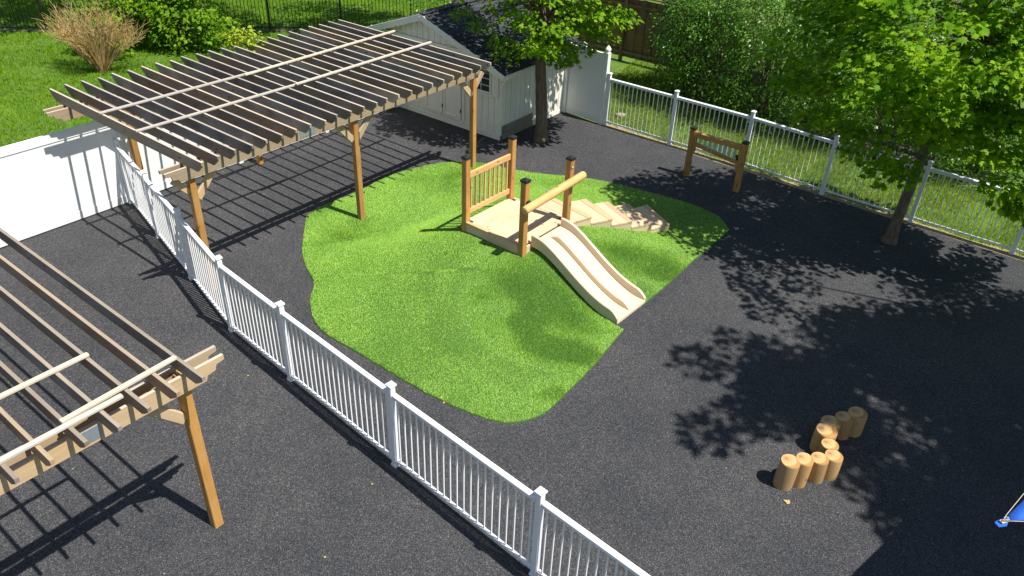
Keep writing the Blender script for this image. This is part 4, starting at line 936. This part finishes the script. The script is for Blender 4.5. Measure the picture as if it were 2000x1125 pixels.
# ------------------------------------------------------------------ black metal fence, brown board fence, timber
bf0, bf1 = np.array([-21.0, 25.35]), np.array([-0.6, 28.55]); bfd = (bf1 - bf0); bfL = np.linalg.norm(bfd); bfd /= bfL
e = thing('metal_fence', 'black metal picket fence along the back of the lawn', 'fence', (bf0[0], bf0[1], 0))
F3 = lambda t, z: Vector((bf0[0] + bfd[0] * t, bf0[1] + bfd[1] * t, z))
bfv = Vector((bfd[0], bfd[1], 0))
k = int(bfL / .118)
for i in range(k):
    p = F3(i * .118 + .06, 0); plank('picket', (p.x, p.y, .05), (p.x, p.y, 1.52), .018, .018, 'blackmetal', e, 0, up=bfv)
for i in range(int(bfL / 2.4) + 1):
    p = F3(i * 2.4 + .5, 0); plank('post', (p.x, p.y, -.03), (p.x, p.y, 1.6), .062, .062, 'blackmetal', e, .004, up=bfv)
for z in (.12, 1.28, 1.45): plank('rail', F3(0, z), F3(bfL, z), .035, .035, 'blackmetal', e, 0)
obj('edging_strip', boxmesh(bfL, .10, .05, 'timber', .0), None, e, F3(bfL / 2, 0.0), frame(F3(0, 0), F3(1, 0)))
wf0 = np.array([-1.0, 28.7]); wfd = np.array([0.814, -0.581]); wfn = Vector((wfd[0], wfd[1], 0))
e = thing('board_fence', 'brown stained board fence behind the maple and dark shrubs', 'fence', (wf0[0], wf0[1], 0))
G3 = lambda t, z, o_=0: Vector((wf0[0] + wfd[0] * t + wfd[1] * o_, wf0[1] + wfd[1] * t - wfd[0] * o_, z))
for i in range(62):
    p = G3(i * .148 + .07, 0, .012 if i % 2 else -.012); zt = 1.95 + random.uniform(-.015, .015)
    plank('board', (p.x, p.y, .12), (p.x, p.y, zt), .02, .15, 'brownfence', e, 0, up=wfn)
for i in range(4):
    p = G3(i * 2.4 + .4, 0, .05); plank('post', (p.x, p.y, -.03), (p.x, p.y, 2.1), .1, .1, 'brownfence', e, .005, up=wfn)
for z, o_ in ((.28, .05), (1.75, .05), (2.03, 0)): plank('rail', G3(0, z, o_), G3(9.2, z, o_), .045 if z < 2 else .15, .09 if z < 2 else .04, 'timber' if z < 1 else 'brownfence', e, .004)
tb = thing('old_timber', 'old grey-brown timber lying on the grass under the shrubs', 'timber', (7.9, 19.5, 0))
plank('log', (7.15, 20.15, .14), (9.6, 17.85, .14), .26, .26, 'timber', tb, .05)
plank('log', (7.5, 20.5, .16), (10.2, 18.0, .16), .22, .30, 'timber', tb, .05)
# flat stone beside the acorn post
bm = bmesh.new(); bmesh.ops.create_icosphere(bm, subdivisions=2, radius=.2)
for v_ in bm.verts: v_.co = Vector((v_.co.x * .8, v_.co.y * .6, v_.co.z * .4)) * random.uniform(.88, 1.1)
me = bpy.data.meshes.new('stone'); bm.to_mesh(me); bm.free()
o = obj('stone', me, 'greywood', None, (2.75, 20.6, 0.0)); o['label'] = 'flat grey stone on the grass behind the first railing post'; o['category'] = 'stone'

# ------------------------------------------------------------------ blue canopy corner at the right edge
cs_ = [Vector((4.68, 5.09, 2.0)), Vector((8.6, 8.7, 2.75)), Vector((9.6, 4.6, 2.75))]
e = thing('shade_canopy', 'blue canvas shade canopy reaching in at the right edge', 'canopy', (7.5, 6.0, 0))
N_ = 26; vs = []; fs = []; idx = {}
for i in range(N_ + 1):
    for j in range(N_ + 1 - i):
        a, b_ = i / N_, j / N_; c_ = 1 - a - b_
        p = cs_[0] * c_ + cs_[1] * a + cs_[2] * b_
        cen = (cs_[0] + cs_[1] + cs_[2]) / 3
        # edges curve inward between the corners, cloth sags a little
        bow = .16 * (4 * a * c_ * (1 - b_) ** 6 + 4 * b_ * c_ * (1 - a) ** 6 + 4 * a * b_ * (1 - c_) ** 6)
        p = p.lerp(cen, min(.4, bow)); p.z -= .12 * 27 * a * b_ * c_ / 3 - .015 * math.sin(18 * a + 7 * b_)
        idx[i, j] = len(vs); vs.append(p)
for i in range(N_):
    for j in range(N_ - i):
        fs.append((idx[i, j], idx[i + 1, j], idx[i, j + 1]))
        if j < N_ - i - 1: fs.append((idx[i + 1, j], idx[i + 1, j + 1], idx[i, j + 1]))
cl = obj('canvas', mesh_from('canvas', vs, fs, True), 'blue', e)
sm = cl.modifiers.new('cloth thickness', 'SOLIDIFY'); sm.thickness = .006
k0 = cs_[0]; d_in = ((cs_[1] + cs_[2]) / 2 - k0).normalized(); sd = d_in.cross(Vector((0, 0, 1))).normalized()
fl = [k0 + (d_in * a + sd * b_ + Vector((0, 0, c_))) * .62 for a, b_, c_ in ((-.085, .05, 0), (-.06, -.05, -.02), (.06, -.075, -.03), (.12, .02, 0), (.03, .08, 0))]
me = mesh_from('flap', [p for p in fl] + [p - Vector((0, 0, .008)) for p in fl], [(0, 1, 2, 3, 4), (9, 8, 7, 6, 5)] + [(i, (i + 1) % 5, 5 + (i + 1) % 5, 5 + i) for i in range(5)])
obj('corner_flap', me, 'blue', e)
patch = [k0 + d_in * a + sd * s_ + Vector((0, 0, .012)) for a, s_ in ((-.005, -.02), (.06, -.026), (.08, 0), (.06, .026), (-.005, .02))]
obj('corner_patch', mesh_from('patch', patch + [p - Vector((0, 0, .008)) for p in patch], [(0, 1, 2, 3, 4), (9, 8, 7, 6, 5)] + [(i, (i + 1) % 5, 5 + (i + 1) % 5, 5 + i) for i in range(5)]), 'rope', e)
vs, fs = joinparts([tube([k0 + Vector((0, 0, .03)) + d_in * .05 + (sd * math.cos(t) + d_in * math.sin(t)) * .02 for t in np.linspace(0, 6.1, 10)], [.007] * 10, 6)])
obj('grommet', mesh_from('grommet', vs, fs, True), 'zinc', e)
for tgt, s_ in ((cs_[1], 1), (cs_[2], -1)):
    p = [k0 + Vector((0, 0, .022)), k0 + (tgt - k0).normalized() * .12 + Vector((0, 0, .02)), k0 + (tgt - k0).normalized() * .45 + d_in * .02 + Vector((0, 0, .01))]
    vs, fs = tube(p, [.0035, .0035, .0035], 6); obj('edge_cord', mesh_from('cord', vs, fs, True), 'rope', e)
for q_ in cs_[1:]:
    dd = Vector((q_.x - 6.5, q_.y - 6.2, 0)).normalized() * .35
    vs, fs = tube([(q_.x + dd.x, q_.y + dd.y, -.03), (q_.x + dd.x, q_.y + dd.y, 2.95)], [.05, .05], 12); obj('support_pole', mesh_from('pole', vs, fs, True), 'alu', e)
    vs, fs = tube([q_, (q_.x + dd.x, q_.y + dd.y, 2.85)], [.008, .008], 6); obj('tie_rope', mesh_from('rope', vs, fs), 'rope', e)

# ------------------------------------------------------------------ fallen leaves and specks
lt, lf = leaf_template('maple_small')
spots = [(3.68, 7.03, .09, 'dry yellow leaf on the ground near the sunlit log'), (-4.91, 10.36, .042, 'yellow-green leaf on the ground left of the picket railing'), (-0.91, 8.68, .042, 'curled pale leaf on the ground just below the turf edge'),
         (-2.05, 5.9, .032, 'tiny pale leaf beside the near pergola post'), (-1.7, 7.05, .03, 'tiny yellow leaf in the railing shadow'), (-3.9, 9.1, .034, 'pale leaf below the railing by the pergola beam ends')]
for x, y, s_, lab in spots:
    a = random.uniform(0, 6.3); R_ = Matrix.Rotation(a, 3, 'Z')
    vs = [R_ @ Vector((v_[0] * s_, v_[1] * s_, .012 + abs(v_[2]) * s_ * .6)) for v_ in lt]; vs += [v_ - Vector((0, 0, .003)) for v_ in vs]
    nl_ = len(lt); me = mesh_from('leaf', vs, [tuple(f) for f in lf] + [tuple(int(q) + nl_ for q in f[::-1]) for f in lf])
    o = obj('fallen_leaf', me, 'dryleaf', None, (x, y, 0)); o['label'] = lab; o['category'] = 'leaf'; o['group'] = 'fallen leaves on the rubber ground'
